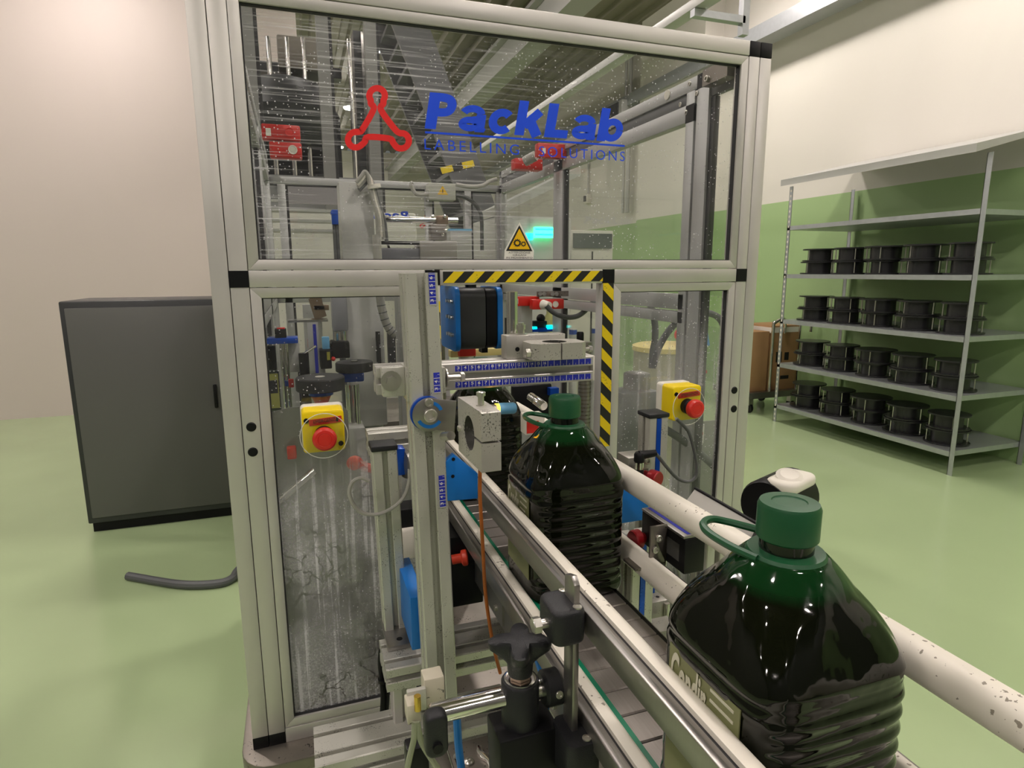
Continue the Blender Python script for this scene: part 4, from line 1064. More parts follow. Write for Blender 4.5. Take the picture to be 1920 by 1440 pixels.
a, c = at(995, 744, -.22), at(1020, 762, -.26)
single('chrome_pin', 'short bright steel pin pointing at the bottle cap', 'pin', MB().lathe([(.0075, 0), (.0075, .016), (.0068, .0165), (.0068, .018), (.0078, .0185), (.0078, .040), (.0065, .042)], a, (c - a), n=16), CHROME)

# ------------------------------------------------------------------ bed, lower beam, short stand
S80 = tslot(.088, .04, 2, 1, slot=.009)
BD = thing('support_bed', 'wide grooved aluminium bed running under the conveyor', 'support beam', (.35, -.2235, .6))
part(BD, 'beam', MB().bar(S80, (.096, -.222, .965), (.60, -.222, .965), (0, 0, 1)), ALUD)
q0 = atZ(1192, 1094, 1.02)
part(BD, 'rail_block', MB().box(.535, .60, -.285, -.255, .985, 1.02), CAST, bevel=.0015)
for xx in (.55, .582): part(BD, 'tapped_hole', MB().cyl((xx, -.27, 1.0195), (xx, -.27, 1.0204), .0035, n=12), BLACK)
part(BD, 'rail_bolt', MB().cyl((.59, -.288, .99), (.59, -.288, 1.016), .005, n=10), ZINC)
for xx in (.13, .56): part(BD, 'bed_leg', MB().bar(S40, (xx, -.20, .0), (xx, -.20, .945), (0, 1, 0)), ALU)
LB = thing('lower_beam', 'broad grooved aluminium beam with cut end in front of the guard', 'beam', (.14, -.225, .6))
part(LB, 'beam', MB().bar(tslot(.092, .045, 2, 1, slot=.009), (-.019, -.225, .8275), (.31, -.225, .8275), (0, 0, 1)), ALUD)
part(LB, 'second_beam', MB().bar(tslot(.045, .045), (.04, -.30, .775), (.31, -.30, .775), (0, 0, 1)), ALUD)
for xx in (.03, .27): part(LB, 'beam_leg', MB().bar(S40, (xx, -.225, 0), (xx, -.225, .805), (0, 1, 0)), ALU)
YSH = -.172
pt, pb = at(721, 846, YSH), at(745, 1205, YSH)
SH = thing('short_stand', 'short grooved aluminium post with black cap on a steel foot', 'post', (pb[0], YSH + .02, .985))
part(SH, 'post', MB().bar(S40, (pb[0], YSH + .02, .994), (pt[0], YSH + .02, pt[2]), (0, 1, 0)), ALUD)
part(SH, 'end_cap', MB().box(pt[0] - .0215, pt[0] + .0215, YSH - .002, YSH + .042, pt[2], pt[2] + .009), BLACKS, bevel=.002)
part(SH, 'foot_plate', MB().box(pb[0] - .022, pb[0] + .022, YSH - .048, YSH + .041, .9855, .994), STEEL, bevel=.001)
part(SH, 'foot_hole', MB().cyl((pb[0], YSH - .03, .9938), (pb[0], YSH - .03, .9945), .005, n=14), BLACK)
q0, q1 = at(743, 842, YSH + .005), at(756, 890, YSH + .005)
part(SH, 'blue_block', MB().box(q0[0], q1[0] + .004, YSH + .003, YSH + .03, q1[2], q0[2]), BLUE, bevel=.001)
q = at(768, 870, YSH + .005); part(SH, 'reflector_disc', MB().lathe([(.0005, -.002), (.024, -.002), (.026, .002), (.024, .006), (.0005, .008)], (q[0] - .004, YSH + .01, q[2]), (-1, -.3, 0), n=28), STEEL)
part(SH, 'cross_profile', MB().bar(S40, (at(690, 826, -.10)[0], -.085, at(720, 830, -.1)[2]), (.205, -.085, at(720, 830, -.1)[2]), (0, 0, 1)), ALUD)
pts = [at(u, v, -.185) for u, v in ((768, 880), (767, 905), (757, 932), (735, 953), (708, 964), (680, 962), (662, 945), (655, 922), (662, 903), (678, 896), (692, 902))]
single('looped_cable', 'grey cable looping round the short black capped post', 'cable', MB().tube(pts, .0032, n=8), GREYC)
q = at(665, 868, .05)
kb = thing('red_lever', 'red ball lever seen through the stained pane', 'lever', (q[0], .05, q[2] - .02))
part(kb, 'knob', MB().ball(q, .016, sc=(1, .9, .9)), REDO)
part(kb, 'grip', MB().cyl(q + Vector((.008, 0, -.004)), q + Vector((.046, -.01, -.019)), .008, .0095, n=14), REDO)
# blue plate on edge, white cover, black drive box with red knob
q0, q1 = at(769, 1122, -.275), at(797, 1122, -.275); zt = q0[2]; zb = at(783, 1218, -.275)[2]; yb = atZ(757, 1046, zt)[1]
single('blue_edge_plate', 'thick blue plate on edge beside the upright', 'plate', MB().box(q0[0], q1[0], -.275, yb, zb, zt), BLUEP, bevel=.0015)
b = MB(); fb(b, 742, 992, 800, 1050, -.06, .09)
wc = single('white_cover', 'white moulded cover behind the blue plate on edge', 'cover', b, WPL, bevel=.008)
b = MB(); fb(b, 738, 955, 790, 992, -.05, .05); single('black_bracket', 'small black bracket above the white moulded cover', 'bracket', b, BLACK, bevel=.003)
db = thing('drive_box', 'black drive box with orange red knob beside the conveyor', 'drive', (.24, -.12, .985))
b = MB(); fb(b, 846, 1004, 906, 1135, -.14, .10); part(db, 'box', b, BLACK, bevel=.003)
q = at(848, 1047, -.15); part(db, 'knob', MB().lathe([(.0085, 0), (.0085, .016), (.0135, .018), (.0145, .021), (.0145, .026), (.012, .028)], (q[0] - .002, -.155, q[2]), (1, -.15, .1), n=22), REDO)
b = MB(); fb(b, 858, 1008, 902, 1032, -.13, .05); part(db, 'chain_cover', b, STEEL, bevel=.002)

# ------------------------------------------------------------------ guide bracket, cross rod and star knob
GB = thing('guide_bracket', 'black plastic rail clamp head on an upright flat steel bar', 'rail clamp', (.236, -.648, 1.05))
FB = [(-.011, 1.105), (.011, 1.105), (.011, 1.307), (-.004, 1.312), (-.011, 1.305)]
part(GB, 'flat_bar', MB().prism([(a, z_) for a, z_ in FB], (.232, -.648, 0), Y_, Z_, X_ * .0065), STEEL, bevel=.0008)
hd = MB().prism(rrect(.034, .046, .010), (.2245, -.648, 1.250), X_, Y_, Z_ * .036)
part(GB, 'clamp_head', hd, BLACKS, bevel=.005, seg=3)
for yy in (-.664, -.632): socket_screw(GB, (.2335, yy + (.0 if yy < -.65 else .001), 1.2855), (0, 0, 1), .0045, .0015)
hex_bolt(GB, (.208, -.652, 1.268), (-1, 0, 0), .008, .007, name='clamp_bolt', washer=False, shank=.008)
part(GB, 'lower_clamp', MB().prism(rrect(.036, .05, .01), (.238, -.655, 1.098), X_, Y_, Z_ * .05), BLACKS, bevel=.005)
socket_screw(GB, (.242, -.672, 1.148), (0, 0, 1), .0045, .0015)
part(GB, 'clamp_lever', MB().cyl((.255, -.672, 1.135), (.268, -.69, 1.118), .006, n=12), BLACKS)
RC = thing('rod_clamp', 'polished cross rod with black star knob clamp block', 'rod clamp', (.17, -.62, .75))
ZR = 1.174
xr0, xr1 = at(806, 1338, -.62)[0], .222
part(RC, 'rod', MB().lathe([(.0088, 0), (.0102, .0015), (.0102, xr1 - xr0 - .0015), (.009, xr1 - xr0)], (xr0, -.62, ZR), (1, 0, 0), n=28), CHROME)
part(RC, 'rod_collar', MB().lathe([(.015, 0), (.0185, .003), (.0185, .018), (.015, .021)], (xr1 - .008, -.622, ZR), (1, 0, 0), n=24), BLACKS)
socket_screw(RC, (xr1 + .004, -.6405, ZR + .004), (0, -1, .2), .004, .002)
xk = at(974, 1290, -.62)[0]
zk = at(974, 1262, -.62)[2]
part(RC, 'clamp_body', MB().lathe([(.0155, -.034), (.0195, -.03), (.0195, .016), (.0182, .018)], (xk, -.622, ZR), n=28), BLACKS)
part(RC, 'chrome_bush', MB().lathe([(.0165, .0182), (.0165, .0195), (.0145, .0200), (.0110, .0200)], (xk, -.622, ZR), n=28), CHROME)
part(RC, 'hex_nut', MB().prism(ngon(6, .0115, .2), (xk, -.622, ZR + .020), X_, Y_, Z_ * .007), BRONZE, bevel=.0008)
# four-lobed knob
n = 64; zs = [(-.021, .0125, 0), (-.008, .0135, .0), (-.001, .0155, .55), (.006, .0185, .95), (.014, .0190, 1.0), (.0175, .0165, .9), (.0185, .008, .3)]
P = []
for z_, r_, k in zs:
    for i in range(n):
        t = 2 * math.pi * i / n; w_ = .5 + .5 * math.cos(4 * t + 1.33)
        rr = r_ * (1 - k) + k * (.0150 + .0175 * w_ ** .9) * (r_ / .019)
        P.append((xk + rr * math.cos(t), -.622 + rr * math.sin(t), ZR + .046 + z_))
kb = MB(); kb.add(P, [(j * n + i, j * n + (i + 1) % n, (j + 1) * n + (i + 1) % n, (j + 1) * n + i) for j in range(len(zs) - 1) for i in range(n)] + [tuple(range(n))[::-1], tuple(range((len(zs) - 1) * n, len(zs) * n))])
part(RC, 'star_knob', kb, BLACKS, smooth=50)
part(RC, 'bracket', MB().prism([(-.03, 0), (.035, 0), (.035, -.30), (-.022, -.30)], (xk, -.60, ZR - .03), X_, Z_, Y_ * -.045), BLACK, bevel=.003)
part(RC, 'bracket_floor_leg', MB().box(xk - .02, xk + .03, -.645, -.60, 0, ZR - .32), BLACK)
q = at(812, 1340, -.63)
part(RC, 'end_knob', MB().prism(rrect(.022, .046, .0085), (q[0], -.632, ZR - .004), X_, Z_, Y_ * -.016), BLACKS, bevel=.004, seg=3)
part(RC, 'end_knob_pin', MB().cyl((q[0], -.648, ZR - .014), (q[0], -.651, ZR - .014), .005, n=14), BLACK)
# beige valve blocks, fitting and clear tubes
VB = thing('air_valve', 'beige plastic air valve blocks with brass fitting beside the rod end', 'valve', (q[0], -.56, ZR - .03))
b = MB(); fb(b, 796, 1272, 834, 1330, -.58, .02); part(VB, 'block', b, mat('beige_plastic', (.52, .48, .38), .5, dirt=.7), bevel=.0015)
b = MB(); fb(b, 764, 1322, 790, 1358, -.60, .02); part(VB, 'block', b, MATS['beige_plastic'], bevel=.0015)
b = MB(); fb(b, 764, 1295, 800, 1335, -.585, .006); part(VB, 'mount_plate', b, ALUD, bevel=.001)
q = at(783, 1318, -.60); part(VB, 'brass_fitting', MB().cyl(q - Z_ * .008, q + Z_ * .008, .0035, n=12), mat('brass', (.75, .5, .1), .25, .9))
for k, pp in enumerate((((778, 1352), (776, 1385), (768, 1420), (758, 1470), (750, 1540)), ((782, 1352), (790, 1390), (810, 1425), (838, 1470), (860, 1540)))):
    part(VB, 'clear_tube', MB().tube([at(u, v, -.60) for u, v in pp], .0032, n=10), TUBE)
part(VB, 'tube_holder', MB().box(at(758, 1400, -.56)[0], at(800, 1400, -.56)[0], -.575, -.555, at(778, 1440, -.56)[2], at(778, 1385, -.56)[2]), BLACK, bevel=.003)
# black cables hanging by the foot, blue air hose
pts = [at(u, v, -.13) for u, v in ((716, 1205), (713, 1240), (716, 1275), (718, 1310), (716, 1345))]
cb = thing('cable_bundle', 'two black cables tied together beside the steel foot', 'cable', (pts[-1][0], -.13, pts[-1][2]))
part(cb, 'cable', MB().tube(pts, .0045, n=8), BLACK); part(cb, 'cable', MB().tube([q + Vector((.008, .003, 0)) for q in pts], .0045, n=8), BLACK)
part(cb, 'cable_tie', MB().cyl(pts[2] + Vector((.004, 0, .003)), pts[2] + Vector((.004, 0, -.003)), .011, n=14), BLACK)
single('grey_air_hose', 'dark green grey hose curving down under the aluminium bed', 'hose', MB().tube([at(u, v, -.14) for u, v in ((732, 1268), (745, 1285), (755, 1308), (762, 1335))], .005, n=8), RUBBER)
single('blue_air_hose', 'bright blue air hose hanging below the polished rod', 'hose', MB().tube([at(u, v, -.50) for u, v in ((856, 1330), (858, 1370), (860, 1400), (866, 1450))], .005, n=10), BLUEP)
single('blue_flat_hose', 'blue painted strip behind the star knob clamp', 'strip', MB().tube([at(u, v, -.52) for u, v in ((1008, 1228), (1020, 1270), (1022, 1320), (1015, 1380))], .006, n=8), BLUEP)

# tool plate with wrench and screw
ZP = .95
a0, a1 = atZ(822, 1402, ZP), atZ(934, 1366, ZP)
TP = thing('tool_plate', 'stained steel plate with long slot below the rod', 'plate', ((a0[0] + a1[0]) / 2, a0[1] - .1, ZP - .006))
part(TP, 'plate', MB().box(a0[0] + .012, a1[0] + .01, a0[1] - .135, a0[1], ZP - .006, ZP), STEELD, bevel=.001)
part(TP, 'side_plate', MB().box(a0[0] - .014, a0[0] + .010, a0[1] - .135, a0[1] - .004, ZP - .008, ZP - .001), STEELD, bevel=.001)
part(TP, 'stand', MB().box(a0[0] + .03, a1[0] - .02, a0[1] - .12, a0[1] - .02, 0, ZP - .006), DARKMET)
s0 = atZ(855, 1418, ZP); part(TP, 'slot', MB().box(s0[0] - .003, s0[0] + .003, s0[1] - .09, s0[1], ZP, ZP + .0004), BLACK)
part(TP, 'slot_pin', MB().cyl((s0[0], s0[1] - .001, ZP), (s0[0], s0[1] - .001, ZP + .002), .004, n=12), ZINC)
s0 = atZ(879, 1429, ZP)
single('button_screw', 'loose dome headed screw lying on the steel plate', 'screw', MB().lathe([(.007, 0), (.0068, .002), (.0045, .0042), (.0022, .0046), (.002, .003), (.0002, .003)], (s0[0], s0[1], ZP), n=20), ZINC)
s0 = atZ(914, 1412, ZP)
jaw = [(.0055, .012), (.011, .014), (.0145, .004), (.012, -.008), (.0065, -.016), (.006, -.075), (-.006, -.075), (-.0065, -.016), (-.012, -.008), (-.0145, .004), (-.011, .014), (-.0055, .012), (-.006, .0), (0, -.004), (.006, .0)]
single('open_end_wrench', 'small chrome open end wrench lying on the steel plate', 'wrench', MB().prism(jaw, (s0[0], s0[1], ZP), X_, Y_, Z_ * .005), CHROME, bevel=.001)

# ------------------------------------------------------------------ sensors on the far side of the conveyor
YST = -.215
q = at(1236, 790, YST); XS = q[0]
RS = thing('sensor_post', 'aluminium post with blue slot strip and black cap by the streaked pane', 'post', (XS, YST + .02, .985))
zt = at(1236, 784, YST)[2]
part(RS, 'post', MB().bar(S40, (XS, YST + .02, .985), (XS, YST + .02, zt), (0, 1, 0)), ALUD)
part(RS, 'blue_slot_strip', MB().box(XS - .0045, XS + .0045, YST - .0006, YST + .006, .99, zt - .001), BLUE)
part(RS, 'end_cap', MB().box(XS - .0215, XS + .0215, YST - .0015, YST + .0415, zt, zt + .008), BLACKS, bevel=.002)
q0, q1 = at(1166, 918, -.24), at(1212, 972, -.24)
part(RS, 'blue_plate', MB().box(q0[0] - .012, q1[0], -.245, -.24, q1[2], q0[2] + .006), BLUEP, bevel=.0008)
part(RS, 'plate_arm', MB().box(q1[0] - .02, XS, -.24, YST + .01, q1[2] + .01, q1[2] + .03), ALUD)
q = at(1215, 870, YST - .02)
part(RS, 'sensor_bracket', MB().box(q[0] - .035, XS - .02, YST - .012, YST + .03, q[2] - .012, q[2] + .012), CAST, bevel=.002)
socket_screw(RS, (q[0] + .002, YST - .012, q[2] + .004), (0, -1, 0), .006, .005)
q = at(1222, 897, YST - .03)
part(RS, 'red_knob', MB().lathe([(.008, 0), (.008, .012), (.014, .014), (.0145, .017), (.0145, .030), (.013, .032)], (q[0] - .004, YST - .012, q[2] + .002), (.35, -1, -.05), n=22), REDD)
CC = thing('sensor_connector', 'black angled plug with ribbed cable looping past the aluminium post', 'cable', at(1197, 895, YST - .03))
q = at(1199, 850, YST - .03)
part(CC, 'plug_body', MB().lathe([(.0085, 0), (.0085, .020), (.0075, .022), (.0075, .034), (.0095, .036), (.0095, .048), (.007, .052)], q - Z_ * .05, n=16), BLACK)
part(CC, 'knurled_nut', MB().cyl(q - Z_ * .028, q - Z_ * .016, .0082, n=18), CHROME)
part(CC, 'plug_elbow', MB().cyl(q - Z_ * .004, q + Vector((.030, -.005, -.001)), .0085, .006, n=14), BLACK)
pts = [q + Vector((.028, -.005, -.001))] + [at(u, v, YST - .035) for u, v in ((1236, 858), (1252, 878), (1272, 898), (1292, 903), (1305, 892), (1306, 868), (1300, 838), (1292, 812), (1282, 798), (1268, 785))]
part(CC, 'cable', MB().tube(pts, .0032, n=8), DGREYC)
# elongated sensor head on bracket
YE = -.50
q0, q1 = at(1284, 1032, YE), at(1322, 1032, YE); zt = at(1300, 1010, YE)[2]; zb = at(1300, 1062, YE)[2]
ye = atX(1213, 952, q0[0])[1]
LH = thing('label_sensor', 'black elongated sensor bar with worn scale strip behind the white rails', 'sensor', (q0[0], -.4, .985))
LHL = max(.11, ye - YE)
part(LH, 'body', MB().box(q0[0], q1[0], YE, YE + LHL, zb - .01, zt), BLACK, bevel=.002)
tp = part(LH, 'top_cover', MB().box(q0[0] - .001, q1[0] + .001, YE + .002, YE + LHL, zt, zt + .004), STEEL, bevel=.001)
part(tp, 'scale_strip', MB().box(q0[0] + .007, q0[0] + .016, YE + .006, YE + LHL - .004, zt + .004, zt + .0044), BLUESC)
b = MB(); ax = q0[0]
part(LH, 'rating_plate', MB().box(ax - .0006, ax, YE + .012, YE + .05, zb + .004, zt - .012), mat('dark_rating_plate', (.06, .06, .055), .4))
br = part(LH, 'bracket', MB().box(ax - .028, ax - .001, YE + .040, YE + .044, zb - .012, zt + .006).box(ax - .05, ax - .001, YE + .040, YE + .075, zb - .016, zb - .012), STEELD, bevel=.0008)
for dz in (.012, .028): socket_screw(LH, (ax - .012 - dz * .3, YE + .040, zt - dz), (0, -1, 0), .005, .004)
q = at(1190, 1012, YE + .10)
part(LH, 'red_knob', MB().lathe([(.013, 0), (.0145, .002), (.0145, .012), (.008, .015), (.0075, .030), (.009, .031), (.009, .036)], (q[0] - .004, YE + .10, q[2]), (1, .1, .0), n=22), REDD)
part(LH, 'support_post', MB().bar(S40, (ax + .012, YE + .14, .985), (ax + .012, YE + .14, zb - .012), (0, 1, 0)), ALUD)
part(LH, 'blue_slot_strip', MB().box(ax + .0078, ax + .0162, YE + .1193, YE + .122, .99, zb - .02), BLUE)
part(LH, 'cross_arm', MB().box(ax - .01, XS - .024, YE + .16, YE + .20, .986, 1.0), ALUD)
pts = [at(u, v, YE + .08) for u, v in ((1246, 1048), (1262, 1056), (1272, 1072), (1272, 1090), (1262, 1104))]
single('sensor_lead', 'thin grey lead curving below the elongated sensor bar', 'cable', MB().tube(pts, .002, n=8), GREYC)
# leaning sheet and motor with white cover
P1, P2, P3, P4 = D(1303, 917, 1.00), D(1424, 986, .86), D(1398, 1040, .80), D(1262, 972, .93)
nrm = (P2 - P1).cross(P4 - P1).normalized()
if nrm[2] > 0: nrm = -nrm
SP = thing('deflector_sheet', 'inclined bare steel deflector sheet beside the white rails', 'sheet', (P4[0], P4[1], .985))
mb = MB().add([P1, P2, P3, P4] + [q + nrm * .003 for q in (P1, P2, P3, P4)], [(0, 3, 2, 1), (4, 5, 6, 7), (0, 1, 5, 4), (1, 2, 6, 5), (2, 3, 7, 6), (3, 0, 4, 7)])
part(SP, 'sheet', mb, mat('plain_sheet_steel', (.50, .48, .45), .30, .75, var=.06, scale=10))
part(SP, 'black_edge', MB().tube([P1 + (P1 - P4) * .02, P2 + (P2 - P3) * .02], .003, n=8, smooth=0), BLACK)
part(SP, 'black_edge', MB().tube([P2, P3], .003, n=8, smooth=0), BLACK)
part(SP, 'sheet_stand', MB().bar(S40, ((P2[0] + P1[0]) / 2, (P2[1] + P1[1]) / 2 + .03, .0), ((P2[0] + P1[0]) / 2, (P2[1] + P1[1]) / 2 + .03, P2[2] - .03), (0, 1, 0)), ALU)
q = D(1452, 948, .98)
MT = thing('drive_motor', 'black round motor with white moulded cover beyond the deflector sheet', 'motor', (q[0], q[1], q[2] - .05))
part(MT, 'housing', MB().lathe([(.040, 0), (.043, .006), (.043, .02), (.041, .022), (.043, .024), (.043, .10), (.038, .105)], q + Vector((-.02, 0, 0)), (1, .4, 0), n=30), BLACK)
part(MT, 'white_cover', MB().prism(rrect(.09, .05, .018), q + Vector((.03, .0, .028)), Vector((.93, .37, 0)), Vector((-.37, .93, 0)), Z_ * .018), WPL, bevel=.006, seg=3)
part(MT, 'cover_collar', MB().lathe([(.018, 0), (.020, .004), (.014, .008), (.011, .006)], q + Vector((.02, -.005, .046)), (-.2, -.3, 1), n=24), WPL)
part(MT, 'motor_stand', MB().box(q[0] + .0, q[0] + .05, q[1] - .01, q[1] + .05, 0, q[2] - .03), DARKMET)

# ------------------------------------------------------------------ mechanisms inside the guard
# central lift column with servo
Yc = .62
CO = thing('lift_column', 'tall grey sheet metal column with cable bundle inside the guard', 'column', (at(680, 700, Yc)[0], Yc + .06, ZB))
x0, x1 = at(639, 420, Yc)[0], at(702, 420, Yc)[0]; zt = at(665, 341, Yc)[2]
part(CO, 'column', MB().box(x0, x1, Yc, Yc + .09, ZB, zt), GREYPL, bevel=.004)
xw = at(722, 600, Yc - .06)[0]
b = MB(); fb(b, 653, 548, 722, 800, Yc - .06, .05); part(CO, 'lower_cover', b, GREYPL, bevel=.004)
b = MB(); fb(b, 623, 552, 652, 622, Yc - .08, .06); part(CO, 'servo_housing', b, mat('grey_servo', (.33, .33, .36), .4, .3), bevel=.006)
q = at(640, 632, Yc - .08); part(CO, 'servo_flange', MB().cyl((q[0], Yc - .05, q[2] - .03), (q[0], Yc - .05, q[2] + .02), .02, n=20), CHROME)
b = MB(); fb(b, 622, 641, 656, 672, Yc - .09, .07); part(CO, 'servo_motor', b, BLACK, bevel=.003)
for i in range(5):
    b = MB(); fb(b, 616, 644 + i * 6, 624, 646.5 + i * 6, Yc - .09, .06); part(CO, 'cooling_fin', b, BLACK)
b = MB(); fb(b, 706, 622, 714, 690, Yc - .08, .01); part(CO, 'dark_slot', b, GASKET)
b = MB(); fb(b, 728, 618, 742, 690, Yc - .07, .02); part(CO, 'cable_duct', b, DARKMET)
pts = [at(u, v, Yc - .03) for u, v in ((668, 342), (678, 330), (684, 322), (690, 330), (694, 350), (700, 378), (706, 400), (709, 440))]
cbm = thing('hanging_cables', 'bundle of pale cables tied at the top of the grey column', 'cable', pts[0])
for k, (dx, m_) in enumerate(((0, GREYC), (.008, WPL), (.016, GREYC), (.024, RUBBER))):
    part(cbm, 'cable', MB().tube([q + Vector((dx * (.3 + i * .1), .004 * k, -.006 * k)) for i, q in enumerate(pts)], .0055, n=8), m_)
part(cbm, 'cable_tie', MB().cyl(pts[4] + Vector((.01, .004, .006)), pts[4] + Vector((.012, .004, -.004)), .018, n=14), WPL)
pts = [at(u, v, Yc - .12) for u, v in ((706, 440), (709, 500), (713, 560), (719, 590), (727, 612), (738, 625), (752, 632))]
co = thing('spiral_hose', 'pale cable sleeve with dark spiral rings beside the grey column', 'hose', pts[-1])
part(co, 'sleeve', MB().tube(pts, .011, n=12), GREYC)
sp_ = spline(pts, 6)
for i in range(8, len(sp_) - 2, 3):
    dv = (sp_[i + 1] - sp_[i - 1]).normalized(); part(co, 'spiral_ring', MB().cyl(sp_[i] - dv * .0012, sp_[i] + dv * .0012, .0116, n=12), RUBBER)
# blue capped guide column
Yg = .85
q = at(634, 400, Yg); GC = thing('guide_column', 'ribbed guide column with blue cap behind the upper pane', 'column', (q[0], Yg, ZB))
zt = at(632, 393, Yg)[2]; zb = at(632, 421, Yg)[2]
x0, x1 = at(622, 405, Yg)[0], at(641, 405, Yg)[0]
part(GC, 'blue_cap', MB().box(x0, x1, Yg, Yg + .03, zb, zt), BLUE, bevel=.003)
part(GC, 'cap_lip', MB().box(x0 - .002, x1 + .002, Yg - .002, Yg + .032, zt - .014, zt - .004), BLUE)
for k in range(3):
    xx = x0 + (x1 - x0) * (.2 + .3 * k); part(GC, 'guide_rod', MB().cyl((xx, Yg + .015, ZB), (xx, Yg + .015, zb), .005, n=10), RUBBER)
# horizontal shaft with clamp, applicator boxes
Ya = .75
a, c = at(716, 411, Ya), at(858, 419, Ya)
AP = thing('applicator_arm', 'polished horizontal shaft with bronze clamp and blue end cap', 'shaft', (c[0] - .03, Ya, at(830, 480, Ya)[2]))
c = Vector((c[0], Ya, a[2])); a = Vector((a[0], Ya, a[2]))
part(AP, 'shaft', MB().cyl(a, c, .0095, n=18), CHROME)
part(AP, 'blue_end', MB().box(a[0] - .008, a[0] + .002, Ya - .012, Ya + .012, a[2] - .016, a[2] + .016), BLUEP, bevel=.001)
b = MB(); fb(b, 819, 404, 841, 422, Ya - .02, .04); part(AP, 'clamp', b, BRONZE, bevel=.003)
b = MB(); fb(b, 808, 420, 838, 450, Ya - .02, .04); part(AP, 'joint_block', b, STEELD, bevel=.003)
for u, v in ((812, 406), (834, 406), (830, 440), (836, 432)):
    q = at(u, v, Ya - .025); part(AP, 'ball_screw', MB().ball(q, .006, n=10, m=6), CHROME)
part(AP, 'mount_stem', MB().cyl((at(822, 450, Ya)[0], Ya, at(822, 452, Ya)[2]), (at(822, 450, Ya)[0], Ya, ZB), .012, n=14), STEELD)
b = MB(); fb(b, 788, 452, 858, 487, Ya - .06, .1); part(AP, 'applicator_box', b, mat('dusty_box', (.40, .38, .35), .5, .2, var=.08), bevel=.003)
b = MB(); fb(b, 716, 465, 788, 490, Ya - .05, .08); part(AP, 'printer_head', b, mat('grey_lilac', (.28, .28, .32), .4, .3), bevel=.004)
b = MB(); fb(b, 716, 452, 790, 458, Ya - .05, .04); part(AP, 'black_rail', b, BLACK, bevel=.001)
b = MB(); fb(b, 845, 431, 884, 490, Ya + .1, .1); part(AP, 'feed_box', b, GREYPL, bevel=.003)
b = MB(); fb(b, 843, 429, 885, 433, Ya + .095, .11); part(AP, 'blue_edge', b, BLUELT)
part(AP, 'hose_loop', MB().tube([at(u, v, Ya - .03) for u, v in ((732, 410), (722, 412), (720, 430), (724, 450), (730, 466))], .0035, n=8), BLACK)
# junction box on the rear rail with cables
q0, q1 = at(803, 342, YR - .06), at(855, 376, YR - .06)
JB = thing('junction_box', 'grey junction box with yellow warning triangle on the rear rail', 'junction box', ((q0[0] + q1[0]) / 2, YR - .03, q1[2]))
part(JB, 'box', MB().box(q0[0], q1[0], YR - .06, YR - .001, q1[2], q0[2]), mat('beige_grey_box', (.46, .46, .41), .5), bevel=.004)
c = at(830, 358, YR - .06)
part(JB, 'warning_triangle', MB().prism([(-.024, -.016), (.024, -.016), (0, .022)], (c[0], YR - .0605, c[2]), X_, Z_, Y_ * -.0006), AMBER)
part(JB, 'warning_bolt', MB().box(c[0] - .002, c[0] + .002, YR - .0618, YR - .0612, c[2] - .01, c[2] + .008), INK)
part(JB, 'cable', MB().tube([at(u, v, YR - .05) for u, v in ((803, 364), (790, 366), (780, 363), (774, 355), (771, 345), (774, 343))], .009, n=8), GREYC)
part(JB, 'cable', MB().tube([at(u, v, YR - .05) for u, v in ((855, 366), (872, 370), (888, 380), (898, 394), (903, 410), (904, 470))], .009, n=8), DGREYC)
part(JB, 'cable', MB().tube([at(u, v, YR - .05) for u, v in ((855, 346), (880, 350), (905, 348), (918, 340), (932, 336))], .009, n=8), GREYC)
# red safety switches
def switch(pts, label, grp=None):
    t = None
    for k, (u0, v0, u1, v1, Y_s) in enumerate(pts):
        b = MB(); fb(b, u0, v0, u1, v1, Y_s, .035)
        if t is None:
            t = thing('safety_switch', label, 'switch', at((u0 + u1) / 2, v1, Y_s + .017))
        bd = part(t, 'switch_body', b, RED, bevel=.004)
        w_ = (u1 - u0); c = at(u0 + w_ * .72, (v0 + v1) / 2, Y_s)
        part(bd, 'round_boss', MB().lathe([(.011, 0), (.011, .002), (.009, .002), (.008, .001), (.0002, .001)], (c[0], Y_s, c[2]), (0, -1, 0), n=18), RED if k == 0 else WPL)
        c = at(u0 + w_ * .18, (v0 + v1) / 2, Y_s)
        part(bd, 'type_label', MB().box(c[0] - .006, c[0] + .006, Y_s - .0006, Y_s, c[2] - .009, c[2] + .009), PAPER if k == 0 else RED)
    return t
switch(((490, 233, 563, 262, .55), (505, 266, 566, 296, .55)), 'pair of red safety switches in the upper corner over the filling machine')
sw1 = switch(((1009, 269, 1071, 296, .95),), 'red safety switch on the side rail beneath the blue lettering')
part(sw1, 'lower_body', fb(MB(), 966, 297, 1018, 318, 1.1, .05), RED, bevel=.004)
part(sw1, 'grey_gland', MB().cyl(at(984, 303, 1.07), at(1004, 292, 1.04), .018, n=14), GREYC)
sw2 = switch(((959, 556, 1012, 574, .88), (999, 561, 1058, 580, .84)), 'red safety switch with white gland seen through the bottle opening')
g0 = at(1018, 571, .83); part(sw2, 'white_gland', MB().cyl(g0, g0 + Vector((.012, -.03, -.003)), .017, .013, n=14), WPL)
pts = [at(u, v, .80) for u, v in ((1024, 573), (1034, 583), (1048, 591), (1066, 595), (1084, 592), (1100, 580), (1113, 564), (1120, 548))]
part(sw2, 'cable', MB().tube(pts, .009, n=10), DGREYC)
for k in range(4): part(sw2, 'mount_screw', MB().cyl(at(1013 + k * 7.5 + (8 if k > 1 else 0), 551, .86), at(1013 + k * 7.5 + (8 if k > 1 else 0), 551, .835), .0075, n=10), CHROME)
part(sw2, 'mount_plate', fb(MB(), 1008, 546, 1066, 556, .865, .01), STEELD)
